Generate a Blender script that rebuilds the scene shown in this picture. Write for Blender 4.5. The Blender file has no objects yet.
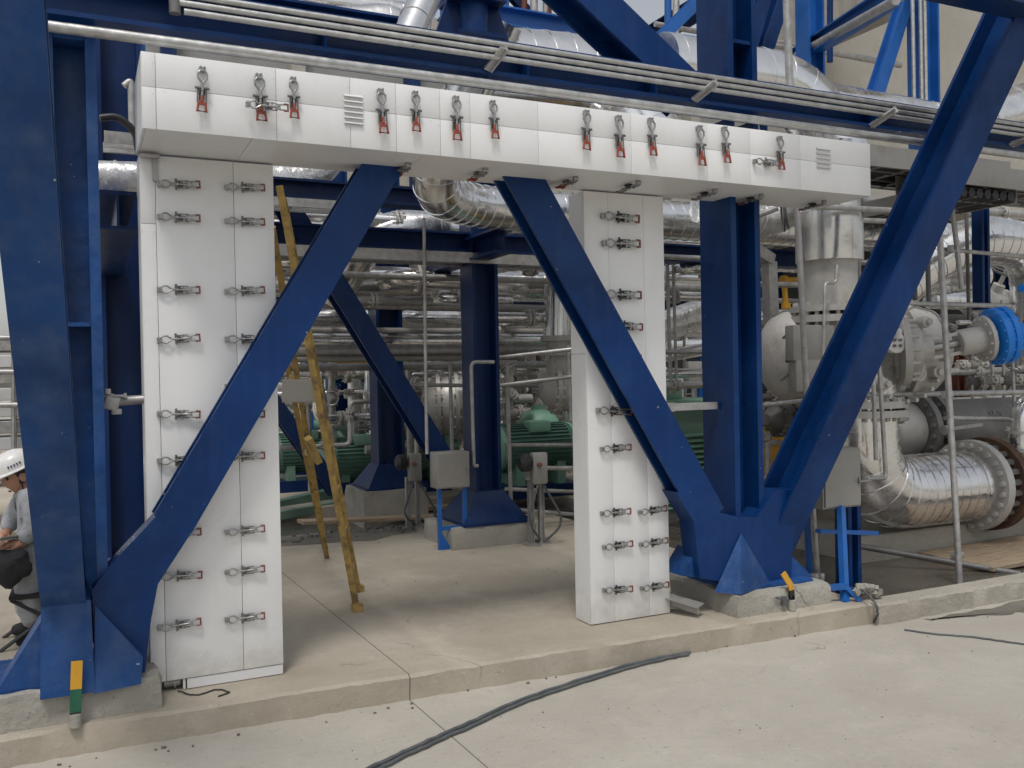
import bpy, bmesh, math, random
from mathutils import Vector, Matrix
random.seed(7)
SC = bpy.context.scene
COL = SC.collection
PI = math.pi
R = math.radians

# ------------------------------------------------------------------ camera (solved from the photograph's vanishing points)
FPX, YAW, PITCH, ROLL, EYE = 903.0, R(25.5), R(-.54), R(-1.08), 1.62
_w = Vector((math.sin(YAW)*math.cos(PITCH), math.cos(YAW)*math.cos(PITCH), math.sin(PITCH)))
_r0 = Vector((math.cos(YAW), -math.sin(YAW), 0)); _u0 = _r0.cross(_w)
_r = _r0*math.cos(ROLL)+_u0*math.sin(ROLL); _u = -_r0*math.sin(ROLL)+_u0*math.cos(ROLL)
EYEP = Vector((0, 0, EYE))
def at(x, y, Y):            # a point of the place at distance Y along the slab's depth axis
    d = _w+_r*((x-512)/FPX)-_u*((y-384)/FPX)
    return EYEP+d*(Y/d.y)
def fl(x, y, z=0.0):        # a point of a level floor
    d = _w+_r*((x-512)/FPX)-_u*((y-384)/FPX)
    return EYEP+d*((z-EYE)/d.z)
cam = bpy.data.cameras.new('camera'); cam.sensor_width = 36; cam.lens = 36*FPX/1024; cam.clip_start = .05; cam.clip_end = 900
co = bpy.data.objects.new('camera', cam); COL.objects.link(co)
co.matrix_world = Matrix(((_r.x, _u.x, -_w.x, 0), (_r.y, _u.y, -_w.y, 0), (_r.z, _u.z, -_w.z, EYE), (0, 0, 0, 1)))
SC.camera = co

# ------------------------------------------------------------------ materials
def material(name, base, rough=.6, metal=0, var=.12, scale=3., bump=.0, bscale=40., dirt=None, dirt_amt=.4, dscale=1.2, dlo=.5, dhi=.7, spec=.5, stretch=None, rvar=.1, chips=None, drip=0., splash=0.):
    m = bpy.data.materials.new(name); m.use_nodes = True
    nt = m.node_tree; N = nt.nodes; L = nt.links
    b = N['Principled BSDF']
    geo = N.new('ShaderNodeNewGeometry')
    pos = geo.outputs['Position']
    if stretch:
        mp = N.new('ShaderNodeMapping'); mp.inputs['Scale'].default_value = stretch
        L.new(pos, mp.inputs['Vector']); pos = mp.outputs[0]
    n1 = N.new('ShaderNodeTexNoise'); n1.inputs['Scale'].default_value = scale; n1.inputs['Detail'].default_value = 6; n1.inputs['Roughness'].default_value = .6
    L.new(pos, n1.inputs['Vector'])
    mr = N.new('ShaderNodeMapRange'); mr.inputs[1].default_value = .3; mr.inputs[2].default_value = .7
    mr.inputs[3].default_value = 1-var; mr.inputs[4].default_value = 1+var
    L.new(n1.outputs['Fac'], mr.inputs[0])
    mx = N.new('ShaderNodeVectorMath'); mx.operation = 'SCALE'; mx.inputs[0].default_value = base
    L.new(mr.outputs[0], mx.inputs['Scale'])
    col = mx.outputs[0]
    if dirt:
        n2 = N.new('ShaderNodeTexNoise'); n2.inputs['Scale'].default_value = dscale; n2.inputs['Detail'].default_value = 8; n2.inputs['Roughness'].default_value = .65
        L.new(pos, n2.inputs['Vector'])
        m2 = N.new('ShaderNodeMapRange'); m2.inputs[1].default_value = dlo; m2.inputs[2].default_value = dhi; m2.inputs[3].default_value = 0; m2.inputs[4].default_value = dirt_amt
        L.new(n2.outputs['Fac'], m2.inputs[0])
        mm = N.new('ShaderNodeMix'); mm.data_type = 'RGBA'; mm.inputs[7].default_value = (*dirt, 1)
        L.new(m2.outputs[0], mm.inputs[0]); L.new(col, mm.inputs[6]); col = mm.outputs[2]
    if drip:
        mp2 = N.new('ShaderNodeMapping'); mp2.inputs['Scale'].default_value = (9, 9, .7); L.new(pos, mp2.inputs['Vector'])
        nd = N.new('ShaderNodeTexNoise'); nd.inputs['Scale'].default_value = 1.6; nd.inputs['Detail'].default_value = 5; L.new(mp2.outputs[0], nd.inputs['Vector'])
        md = N.new('ShaderNodeMapRange'); md.inputs[1].default_value = .5; md.inputs[2].default_value = .72; md.inputs[3].default_value = 0; md.inputs[4].default_value = drip; L.new(nd.outputs['Fac'], md.inputs[0])
        mm = N.new('ShaderNodeMix'); mm.data_type = 'RGBA'; mm.inputs[7].default_value = (.30, .29, .27, 1); L.new(md.outputs[0], mm.inputs[0]); L.new(col, mm.inputs[6]); col = mm.outputs[2]
    if splash:
        sz = N.new('ShaderNodeSeparateXYZ'); L.new(geo.outputs['Position'], sz.inputs[0])
        ns = N.new('ShaderNodeTexNoise'); ns.inputs['Scale'].default_value = 7; ns.inputs['Detail'].default_value = 8; ns.inputs['Roughness'].default_value = .7; L.new(geo.outputs['Position'], ns.inputs['Vector'])
        ma = N.new('ShaderNodeMath'); ma.operation = 'MULTIPLY_ADD'; ma.inputs[1].default_value = -1.1; L.new(ns.outputs['Fac'], ma.inputs[0]); L.new(sz.outputs['Z'], ma.inputs[2])
        ms = N.new('ShaderNodeMapRange'); ms.inputs[1].default_value = -.62; ms.inputs[2].default_value = -.28; ms.inputs[3].default_value = splash; ms.inputs[4].default_value = 0; L.new(ma.outputs[0], ms.inputs[0])
        mm = N.new('ShaderNodeMix'); mm.data_type = 'RGBA'; mm.inputs[7].default_value = (.36, .33, .28, 1); L.new(ms.outputs[0], mm.inputs[0]); L.new(col, mm.inputs[6]); col = mm.outputs[2]
    if chips:
        nc = N.new('ShaderNodeTexNoise'); nc.inputs['Scale'].default_value = 34; nc.inputs['Detail'].default_value = 2; L.new(pos, nc.inputs['Vector'])
        mc = N.new('ShaderNodeMapRange'); mc.inputs[1].default_value = .765; mc.inputs[2].default_value = .785; L.new(nc.outputs['Fac'], mc.inputs[0])
        mm = N.new('ShaderNodeMix'); mm.data_type = 'RGBA'; mm.inputs[7].default_value = (*chips, 1); L.new(mc.outputs[0], mm.inputs[0]); L.new(col, mm.inputs[6]); col = mm.outputs[2]
    L.new(col, b.inputs['Base Color'])
    rr = N.new('ShaderNodeMapRange'); rr.inputs[1].default_value = .3; rr.inputs[2].default_value = .7
    rr.inputs[3].default_value = max(.03, rough-rvar); rr.inputs[4].default_value = min(1, rough+rvar)
    L.new(n1.outputs['Fac'], rr.inputs[0]); L.new(rr.outputs[0], b.inputs['Roughness'])
    b.inputs['Metallic'].default_value = metal
    b.inputs['Specular IOR Level'].default_value = spec
    if bump:
        n3 = N.new('ShaderNodeTexNoise'); n3.inputs['Scale'].default_value = bscale; n3.inputs['Detail'].default_value = 4
        L.new(pos, n3.inputs['Vector'])
        bp = N.new('ShaderNodeBump'); bp.inputs['Strength'].default_value = min(1, bump); bp.inputs['Distance'].default_value = .02
        L.new(n3.outputs['Fac'], bp.inputs['Height']); L.new(bp.outputs[0], b.inputs['Normal'])
    return m

M = {}
M['white'] = material('white_panel', (.79, .79, .785), .36, 0, .035, 1.3, .16, 2.6, dirt=(.50, .48, .44), dirt_amt=.14, dscale=2.2, drip=.04, splash=.38)
M['white_edge'] = material('white_trim', (.66, .66, .655), .4, 0, .03, 2)
M['seam'] = material('seam_gap', (.36, .36, .355), .7)
M['blue'] = material('blue_paint', (.0019, .029, .126), .36, 0, .28, 1.6, .14, 7, dirt=(.012, .06, .19), dirt_amt=.45, dscale=3, spec=.26, rvar=.16, chips=(.28, .30, .33), drip=.02)
M['blue_old'] = material('weathered_blue_paint', (.008, .052, .185), .46, 0, .34, 2.2, .7, 7, dirt=(.055, .105, .23), dirt_amt=.6, dscale=5, dlo=.46, dhi=.75, spec=.3, rvar=.18, chips=(.30, .33, .36), drip=.05)
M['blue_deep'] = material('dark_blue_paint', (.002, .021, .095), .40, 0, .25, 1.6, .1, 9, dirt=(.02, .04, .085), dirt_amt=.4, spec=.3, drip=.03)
M['blue_bright'] = material('bright_blue_paint', (.010, .105, .38), .4, 0, .2, 3, .08, 12, dirt=(.05, .09, .16), dirt_amt=.35)
M['blue_act'] = material('actuator_blue_paint', (.008, .20, .68), .35, 0, .08, 4)
M['galv'] = material('galvanized_steel', (.44, .43, .42), .46, .6, .25, 14, .12, 30, dirt=(.28, .25, .2), dirt_amt=.35, dscale=5)
M['conduit'] = material('conduit_zinc', (.50, .50, .49), .42, .8, .2, 14, .1, 30, dirt=(.35, .32, .28), dirt_amt=.4, dscale=6)
M['clad'] = material('aluminium_cladding', (.82, .81, .80), .22, .95, .10, 5, .30, 5.5, dirt=(.52, .48, .43), dirt_amt=.4, dscale=4, rvar=.16)
M['clad_shiny'] = material('polished_cladding', (.80, .80, .80), .20, .9, .08, 4, .2, 4.2, dirt=(.4, .37, .33), dirt_amt=.2, dscale=4)
M['foil'] = material('crinkled_foil_wrap', (.80, .80, .79), .3, .75, .12, 5, .9, 11, dirt=(.45, .4, .34), dirt_amt=.3)
M['grey'] = material('grey_valve_paint', (.50, .485, .46), .45, .15, .16, 4, .2, 22, dirt=(.24, .21, .17), dirt_amt=.6, dscale=4)
M['grey_dk'] = material('dark_grey_iron', (.17, .165, .16), .5, .3, .2, 5, .2, 22, dirt=(.10, .08, .06), dirt_amt=.5)
M['boxgrey'] = material('grey_box_paint', (.31, .30, .28), .42, .25, .16, 3, .05, 20, dirt=(.2, .175, .145), dirt_amt=.6, dscale=3)
M['steel'] = material('latch_steel', (.34, .34, .335), .32, .8, .15, 40)
M['black'] = material('black_iron', (.05, .05, .052), .42, .5, .2, 20)
M['red'] = material('red_vinyl_grip', (.30, .055, .03), .4, 0, .15, 30)
M['darkred'] = material('dark_red_grip', (.20, .065, .05), .42, 0, .2, 30)
M['rust'] = material('rusty_steel', (.11, .062, .040), .8, .2, .35, 12, .3, 40, dirt=(.05, .03, .02), dirt_amt=.5, dscale=7)
M['redox'] = material('red_oxide_paint', (.13, .035, .022), .6, 0, .2, 8)
M['green'] = material('green_motor_paint', (.17, .28, .22), .45, 0, .12, 4, .06, 20, dirt=(.11, .12, .09), dirt_amt=.35, dscale=4)
M['green_dk'] = material('dark_green_motor_paint', (.095, .19, .15), .45, 0, .2, 4, .08, 20, dirt=(.09, .11, .08), dirt_amt=.5)
M['green_lt'] = material('pale_green_paint', (.22, .42, .31), .5, 0, .12, 4, dirt=(.2, .22, .17), dirt_amt=.3)
M['yellow'] = material('yellow_paint', (.62, .33, .025), .5, 0, .12, 8, dirt=(.22, .13, .05), dirt_amt=.4, dscale=8)
M['ladder'] = material('worn_yellow_ladder', (.37, .25, .075), .6, 0, .3, 9, .25, 30, dirt=(.10, .065, .04), dirt_amt=.75, dscale=11, dlo=.5, dhi=.62)
M['strapgreen'] = material('green_tape', (.012, .10, .055), .5, 0, .2, 20)
M['wood'] = material('weathered_timber', (.33, .25, .17), .8, 0, .25, 6, .3, 25, stretch=(1, 6, 6))
M['rubber'] = material('grey_cable_sheath', (.085, .095, .10), .55, 0, .2, 10, dirt=(.22, .2, .18), dirt_amt=.35, dscale=9)
M['cloth_grey'] = material('grey_work_cloth', (.33, .34, .36), .9, 0, .14, 14, .5, 30)
M['cloth_dark'] = material('black_cloth', (.022, .022, .025), .85, 0, .2, 14, .5, 30)
M['skin'] = material('skin', (.42, .22, .145), .5, 0, .06, 30)
M['hair'] = material('black_hair', (.012, .01, .01), .5)
M['helmet'] = material('white_helmet_plastic', (.75, .74, .72), .3, 0, .03, 8, dirt=(.5, .47, .43), dirt_amt=.2, dscale=9)
M['orange'] = material('orange_brown_equipment', (.42, .17, .03), .6, 0, .3, 5)
M['plastic'] = material('white_plastic', (.7, .7, .68), .5)
M['wall'] = material('far_wall_sheet', (.27, .27, .26), .7, 0, .15, .5, .1, 8, dirt=(.18, .17, .155), dirt_amt=.5, dscale=.8)
M['shade_dk'] = material('painted_shade_sheet', (.035, .037, .04), .8, 0, .3, .6)  # near-black colour standing in for the shade of deep spaces
M['paint_text'] = material('small_dark_marks', (.05, .06, .12), .5)

def concrete(name, base, dark, light, joints=(), crack=.55, rough=.88, bump=.35):
    m = bpy.data.materials.new(name); m.use_nodes = True
    nt = m.node_tree; N = nt.nodes; L = nt.links; b = N['Principled BSDF']
    geo = N.new('ShaderNodeNewGeometry'); pos = geo.outputs['Position']
    def noise(sc, det=7, ro=.6, dist=0):
        n = N.new('ShaderNodeTexNoise'); n.inputs['Scale'].default_value = sc; n.inputs['Detail'].default_value = det
        n.inputs['Roughness'].default_value = ro; n.inputs['Distortion'].default_value = dist
        L.new(pos, n.inputs['Vector']); return n.outputs['Fac']
    def rng(s, a, c, d=0., e=1.):
        r = N.new('ShaderNodeMapRange'); r.inputs[1].default_value = a; r.inputs[2].default_value = c; r.inputs[3].default_value = d; r.inputs[4].default_value = e
        L.new(s, r.inputs[0]); return r.outputs[0]
    def mix(f, a, c):
        x = N.new('ShaderNodeMix'); x.data_type = 'RGBA'
        L.new(f, x.inputs[0])
        for v, i in ((a, 6), (c, 7)):
            if isinstance(v, tuple): x.inputs[i].default_value = (*v, 1)
            else: L.new(v, x.inputs[i])
        return x.outputs[2]
    c = mix(rng(noise(.55, 8, .62, .4), .36, .66, 0, .75), base, dark)
    c = mix(rng(noise(1.3, 9, .7, .5), .5, .72, 0, .55), c, light)
    c = mix(rng(noise(9, 8, .75), .52, .75, 0, .35), c, dark)
    c = mix(rng(noise(38, 3, .6), .64, .74, 0, .5), c, tuple(v*.45 for v in dark))
    c = mix(rng(noise(3.1, 10, .8, .8), .56, .70, 0, .30), c, tuple(v*.72 for v in dark))
    c = mix(rng(noise(7.5, 10, .8, 1.0), .56, .70, 0, .35), c, tuple(min(1, v*1.12) for v in light))
    c = mix(rng(noise(70, 2, .5), .68, .78, 0, .45), c, tuple(min(1, v*1.35) for v in light))
    v = N.new('ShaderNodeTexVoronoi'); v.feature = 'DISTANCE_TO_EDGE'; v.inputs['Scale'].default_value = .33
    nd = N.new('ShaderNodeTexNoise'); nd.inputs['Scale'].default_value = 1.7; nd.inputs['Detail'].default_value = 6; L.new(pos, nd.inputs['Vector'])
    va = N.new('ShaderNodeVectorMath'); va.operation = 'MULTIPLY_ADD'; va.inputs[1].default_value = (.9, .9, .9); L.new(nd.outputs['Color'], va.inputs[0]); L.new(pos, va.inputs[2])
    L.new(va.outputs[0], v.inputs['Vector'])
    mu = N.new('ShaderNodeMath'); mu.operation = 'MULTIPLY'
    L.new(rng(v.outputs['Distance'], 0, .0035, crack, 0), mu.inputs[0]); L.new(rng(noise(.8, 3), .5, .56), mu.inputs[1])
    c = mix(mu.outputs[0], c, tuple(x*.35 for x in dark))
    if joints:
        sx = N.new('ShaderNodeSeparateXYZ'); L.new(pos, sx.inputs[0])
        for axis, x0, k, wd in joints:      # line  axis = x0 + k * other axis
            ax, ot = ('X', 'Y') if axis == 'x' else ('Y', 'X')
            f1 = N.new('ShaderNodeMath'); f1.operation = 'MULTIPLY_ADD'; f1.inputs[1].default_value = -k; f1.inputs[2].default_value = -x0
            L.new(sx.outputs[ot], f1.inputs[0])
            f2 = N.new('ShaderNodeMath'); f2.operation = 'ADD'; L.new(sx.outputs[ax], f2.inputs[0]); L.new(f1.outputs[0], f2.inputs[1])
            f3 = N.new('ShaderNodeMath'); f3.operation = 'ABSOLUTE'; L.new(f2.outputs[0], f3.inputs[0])
            c = mix(rng(f3.outputs[0], wd*.5, wd, .8, 0), c, (.075, .065, .055))
    L.new(c, b.inputs['Base Color'])
    b.inputs['Roughness'].default_value = rough; b.inputs['Specular IOR Level'].default_value = .3
    bp = N.new('ShaderNodeBump'); bp.inputs['Strength'].default_value = bump; bp.inputs['Distance'].default_value = .018
    ad = N.new('ShaderNodeMath'); ad.operation = 'ADD'; L.new(noise(22, 8, .7), ad.inputs[0]); L.new(noise(4, 6, .6), ad.inputs[1])
    L.new(ad.outputs[0], bp.inputs['Height']); L.new(bp.outputs[0], b.inputs['Normal'])
    return m
M['yard'] = concrete('yard_concrete', (.45, .42, .365), (.36, .33, .285), (.53, .495, .435), joints=[('x', 1.722, -.03, .0045), ('x', 7.7, -.03, .0045), ('y', .4, .02, .004)])
M['slab'] = concrete('slab_concrete', (.425, .38, .31), (.285, .25, .195), (.51, .465, .39), joints=[('x', 1.722, -.03, .0045), ('x', -3.0, -.03, .0045)])
M['plinth'] = concrete('plinth_concrete', (.41, .39, .345), (.27, .255, .22), (.50, .48, .43), bump=.9)
M['kerb'] = concrete('kerb_concrete', (.45, .42, .36), (.32, .29, .24), (.54, .50, .44), bump=.8)
M['wallconc'] = concrete('cast_concrete', (.42, .395, .35), (.34, .315, .27), (.50, .48, .43), bump=.3, crack=0.)
M['wet'] = material('wet_concrete', (.075, .066, .055), .22, 0, .35, 1.2, .12, 7, dirt=(.16, .14, .115), dirt_amt=.8, dscale=1.1, dlo=.45, dhi=.62)
M['damp'] = material('damp_concrete', (.17, .155, .13), .5, 0, .25, 2.5, .2, 18, dirt=(.26, .24, .205), dirt_amt=.6, dscale=2.5)

# ------------------------------------------------------------------ mesh builder
def ortho(a, hint):
    a = a.normalized(); n = hint-a*hint.dot(a)
    if n.length < 1e-6: n = Vector((0, 0, 1))-a*a.z if abs(a.z) < .9 else Vector((1, 0, 0))-a*a.x
    n.normalize(); return a, n, a.cross(n)
class B:
    def __init__(s): s.bm = bmesh.new()
    def face(s, vs):
        try: return s.bm.faces.new(vs)
        except ValueError: return None
    def box(s, c, size, rot=None, bevel=0.):
        c = Vector(c); h = Vector(size)/2; vs = []
        for i in range(8):
            p = Vector(((-1, 1)[i & 1]*h.x, (-1, 1)[i >> 1 & 1]*h.y, (-1, 1)[i >> 2 & 1]*h.z))
            if rot is not None: p = rot @ p
            vs.append(s.bm.verts.new(c+p))
        fs = [s.face([vs[i] for i in q]) for q in ((0, 2, 3, 1), (4, 5, 7, 6), (0, 1, 5, 4), (2, 6, 7, 3), (0, 4, 6, 2), (1, 3, 7, 5))]
        if bevel:
            es = list({e for f in fs for e in f.edges})
            bmesh.ops.bevel(s.bm, geom=es, offset=bevel, segments=2, affect='EDGES', profile=.5)
        return s
    def bx(s, lo, hi, bevel=0.):
        lo, hi = Vector(lo), Vector(hi); return s.box((lo+hi)/2, hi-lo, None, bevel)
    def obox(s, p0, p1, w, h, hint=Vector((0, 1, 0)), bevel=0.):     # bar: h along hint, w across
        p0, p1 = Vector(p0), Vector(p1); a, n, t = ortho(p1-p0, Vector(hint))
        rot = Matrix((t, n, a)).transposed()
        return s.box((p0+p1)/2, (w, h, (p1-p0).length), rot, bevel)
    def extrude(s, poly, vec):                # closed prism from a planar outline
        vec = Vector(vec); a = [s.bm.verts.new(Vector(p)) for p in poly]; b = [s.bm.verts.new(Vector(p)+vec) for p in poly]
        s.face(a[::-1]); s.face(b); n = len(a)
        for i in range(n): s.face([a[i], a[(i+1) % n], b[(i+1) % n], b[i]])
        return s
    def hbeam(s, p0, p1, up, b=.2, h=.25, tf=.018, tw=.012):   # rolled section; flanges lie across 'up'
        p0, p1 = Vector(p0), Vector(p1); a, n, t = ortho(p1-p0, Vector(up))
        q = [(-b/2, -h/2), (b/2, -h/2), (b/2, -h/2+tf), (tw/2, -h/2+tf), (tw/2, h/2-tf), (b/2, h/2-tf), (b/2, h/2), (-b/2, h/2), (-b/2, h/2-tf), (-tw/2, h/2-tf), (-tw/2, -h/2+tf), (-b/2, -h/2+tf)]
        return s.extrude([p0+t*x+n*y for x, y in q], p1-p0)
    def tube(s, path, r, n=16, cap=True, closed=False):
        path = [Vector(p) for p in path]; rs = r if isinstance(r, (list, tuple)) else [r]*len(path)
        rings = []; prev = None; m = len(path)
        for i, p in enumerate(path):
            if closed: d = path[(i+1) % m]-path[i-1]
            else: d = (path[i+1]-p if i == 0 else p-path[i-1] if i == m-1 else (path[i+1]-p).normalized()+(p-path[i-1]).normalized())
            a, u, t = ortho(d, prev if prev is not None else (Vector((0, 0, 1)) if abs(d.normalized().z) < .9 else Vector((1, 0, 0))))
            prev = u
            rings.append([s.bm.verts.new(p+(u*math.cos(k*2*PI/n)+t*math.sin(k*2*PI/n))*rs[i]) for k in range(n)])
        for i in range(m if closed else m-1):
            A, C = rings[i], rings[(i+1) % m]
            for k in range(n): s.face([A[k], A[(k+1) % n], C[(k+1) % n], C[k]])
        if cap and not closed: s.face(rings[0][::-1]); s.face(rings[-1])
        return s
    def lathe(s, o, axis, prof, n=32, hint=None):       # prof: (radius, distance along the axis)
        o = Vector(o); a, u, t = ortho(Vector(axis), hint or Vector((0, 0, 1))); rings = []
        for r, d in prof:
            c = o+a*d
            rings.append([s.bm.verts.new(c+(u*math.cos(k*2*PI/n)+t*math.sin(k*2*PI/n))*max(r, 1e-4)) for k in range(n)])
        for A, C in zip(rings, rings[1:]):
            for k in range(n): s.face([A[k], A[(k+1) % n], C[(k+1) % n], C[k]])
        s.face(rings[0][::-1]); s.face(rings[-1]); return s
    def bolts(s, o, axis, rad, count, r=.014, h=.03):    # bolt circle
        o = Vector(o); a, u, t = ortho(Vector(axis), Vector((0, 0, 1)))
        for k in range(count):
            c = o+(u*math.cos((k+.5)*2*PI/count)+t*math.sin((k+.5)*2*PI/count))*rad
            s.lathe(c-a*h/2, a, [(r, 0), (r, h)], 6)
        return s
    def build(s, name, mat, parent=None, smooth=40, origin=None, subs=None):
        bm = s.bm; bmesh.ops.recalc_face_normals(bm, faces=bm.faces)
        if parent is not None: o = world_of(parent)
        elif origin is not None: o = Vector(origin)
        else:
            xs = [v.co for v in bm.verts]
            o = Vector(((min(v.x for v in xs)+max(v.x for v in xs))/2, (min(v.y for v in xs)+max(v.y for v in xs))/2, min(v.z for v in xs)))
        bmesh.ops.translate(bm, verts=bm.verts, vec=-o)
        me = bpy.data.meshes.new(name); bm.to_mesh(me); bm.free()
        me.materials.append(M[mat] if isinstance(mat, str) else mat)
        if smooth:
            for p in me.polygons: p.use_smooth = True
            me.set_sharp_from_angle(angle=R(smooth))
        ob = bpy.data.objects.new(name, me); COL.objects.link(ob)
        if parent is not None: ob.parent = parent
        else: ob.location = o
        return ob
def world_of(o):
    v = Vector(o.location)
    while o.parent: o = o.parent; v += Vector(o.location)
    return v
def tag(o, label, cat, group=None, kind=None):
    if label: o['label'] = label
    if cat: o['category'] = cat
    if group: o['group'] = group
    if kind: o['kind'] = kind
    return o
def thing(name, label, cat, loc, group=None):
    o = bpy.data.objects.new(name, None); COL.objects.link(o); o.empty_display_size = .1; o.location = loc
    return tag(o, label, cat, group)
def struct(name, b, mat, **k):
    o = b.build(name, mat, **k); o['kind'] = 'structure'; return o
def fillet(pts, rad, seg=9):
    pts = [Vector(p) for p in pts]; out = [pts[0]]
    for a, b, c in zip(pts, pts[1:], pts[2:]):
        r = min(rad, (a-b).length*.49, (c-b).length*.49)
        p, q = b+(a-b).normalized()*r, b+(c-b).normalized()*r
        for i in range(seg+1):
            t = i/seg; out.append(p*(1-t)**2+b*2*t*(1-t)*1.0+q*t*t)
    out.append(pts[-1]); return out
def resample(path, step):
    out = []; acc = 0; nxt = step*.5
    for a, b in zip(path, path[1:]):
        L = (b-a).length
        while acc+L >= nxt:
            out.append((a.lerp(b, (nxt-acc)/L), (b-a).normalized())); nxt += step
        acc += L
    return out
def pipe(name, label, cat, pts, r, mat='clad', bend=.5, bands=.45, n=28, group=None, band_w=.018):
    path = fillet(pts, bend)
    b = B().tube(path, r, n)
    if bands:
        for p, d in resample(path, bands): b.lathe(p-d*band_w/2, d, [(r*.98, 0), (r+.006, .001), (r+.006, band_w-.001), (r*.98, band_w)], n)
    return tag(b.build(name, mat), label, cat, group)
def clone(o, parent, loc=None, rot=None):
    c = o.copy(); COL.objects.link(c); c.parent = parent
    if loc is not None: c.location = loc
    if rot is not None: c.rotation_euler = rot
    for ch in [x for x in o.children]:
        d = ch.copy(); COL.objects.link(d); d.parent = c
    return c
# ================================================================== SETTING: ground, slab, kerb
YE = 4.70                      # slab front edge
def irregular_box(b, x0, x1, y0_, y1, z0, z1, step=.12, amp=.008, seed=1, slope=0.):
    rr = random.Random(seed); n = max(2, int((x1-x0)/step)); xs = [x0+(x1-x0)*i/n for i in range(n+1)]
    rows = []
    for x in xs:
        j = lambda k=1: rr.uniform(-amp, amp)*k
        y0 = y0_+slope*max(0, x)
        rows.append([b.bm.verts.new(p) for p in ((x, y1, z0), (x, y0+j(), z0), (x, y0+j(), z0+(z1-z0)*.5), (x, y0+j(), z1-.014+j(.3)), (x, y0+.016+j(.8), z1), (x, y1, z1))])
    for A, C in zip(rows, rows[1:]):
        for k in range(6): b.face([A[k], A[(k+1) % 6], C[(k+1) % 6], C[k]])
    b.face(rows[0]); b.face(rows[-1][::-1]); return b
g = B(); v = [g.bm.verts.new(p) for p in ((-260, -260, -.14), (260, -260, -.14), (260, 260, -.14), (-260, 260, -.14))]; g.face(v)
struct('ground', g, 'yard', smooth=0)
struct('slab', irregular_box(B(), -16, 4.9, 4.745, 9.45, -.30, 0, seed=3, slope=-.038, amp=.012, step=.07), 'slab', smooth=30)
struct('kerb', irregular_box(B(), 4.905, 14, 4.50, 4.66, -.30, .0, seed=5, amp=.012, step=.07), 'kerb', smooth=30)
struct('rear_slab', irregular_box(B(), -16, 30, 11.3, 40, -.30, .02, step=.6, seed=6), 'slab', smooth=30)
# wet floors in the pit and behind the slab
def patch(pts, z, name, mat, jit=.05, sub=6, seed=2):
    rr = random.Random(seed); out = []
    for a, c in zip(pts, pts[1:]+pts[:1]):
        for k in range(sub): t = k/sub; out.append((a[0]+(c[0]-a[0])*t+rr.uniform(-jit, jit), a[1]+(c[1]-a[1])*t+rr.uniform(-jit, jit), z))
    b = B(); b.face([b.bm.verts.new(p) for p in out]); return struct(name, b, mat, smooth=0)
patch([(4.95, 4.7), (14, 4.7), (14, 9), (4.95, 9.4)], -.136, 'pit_floor', 'wet', 0)
patch([(-16, 9.5), (6.2, 9.5), (6.2, 11.25), (-16, 11.25)], -.132, 'wet_floor', 'wet', 0)
patch([(5.25, 4.44), (6.2, 4.44), (9, 4.44), (9, 4.15), (7.2, 4.1), (6.4, 4.22), (5.9, 4.27), (5.5, 4.38)], -.136, 'damp_ground', 'damp', .035, 7)
patch([(1.0, 9.0), (2.6, 8.75), (3.2, 9.05), (3.15, 9.42), (.6, 9.42)], .004, 'damp_floor', 'damp', .05, 5)
struct('foundation_ledge', irregular_box(B(), 6.32, 16, 6.0, 7.0, -.30, .10, seed=8), 'kerb', smooth=30)
struct('foundation_block', irregular_box(B(), 6.9, 16, 6.7, 9.0, -.30, .42, seed=9), 'kerb', smooth=30)

# plinths under the two front columns
def plinth(lo, hi, seed, label, mat='plinth', amp=.014, step=.05):
    b = B(); rr = random.Random(seed); lo, hi = Vector(lo), Vector(hi)
    # side rings with rough mortar
    def ring(z, ins, am):
        pts = []
        per = [(lo.x+ins, lo.y+ins), (hi.x-ins, lo.y+ins), (hi.x-ins, hi.y-ins), (lo.x+ins, hi.y-ins)]
        for a, c in zip(per, per[1:]+per[:1]):
            n = max(2, int(math.dist(a, c)/.06))
            n = 12
            for k in range(n): t = k/n; pts.append((a[0]+(c[0]-a[0])*t+rr.uniform(-am, am), a[1]+(c[1]-a[1])*t+rr.uniform(-am, am), z+rr.uniform(-am, am)*.5))
        return [b.bm.verts.new(p) for p in pts]
    H = hi.z-lo.z
    rings = [ring(lo.z-.02, 0, amp*.3), ring(lo.z+H*.35, 0, amp*.7), ring(lo.z+H*.8, .002, amp), ring(hi.z, .012, amp*.8), ring(hi.z+.005, .1, amp*.4)]
    for A, C in zip(rings, rings[1:]):
        for k in range(len(A)): b.face([A[k], A[(k+1) % len(A)], C[(k+1) % len(A)], C[k]])
    b.face(rings[0][::-1]); b.face(rings[-1])
    return tag(b.build('concrete_plinth', mat, smooth=25), label, 'plinth')
plinth((-.62, 4.80, 0), (.325, 5.45, .165), 11, 'rough mortar plinth under the big blue base beside the tall left enclosure post', amp=.018)
plinth((3.845, 4.70, 0), (4.66, 5.44, .145), 12, 'low concrete plinth under the blue node where three steel members meet')

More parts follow.
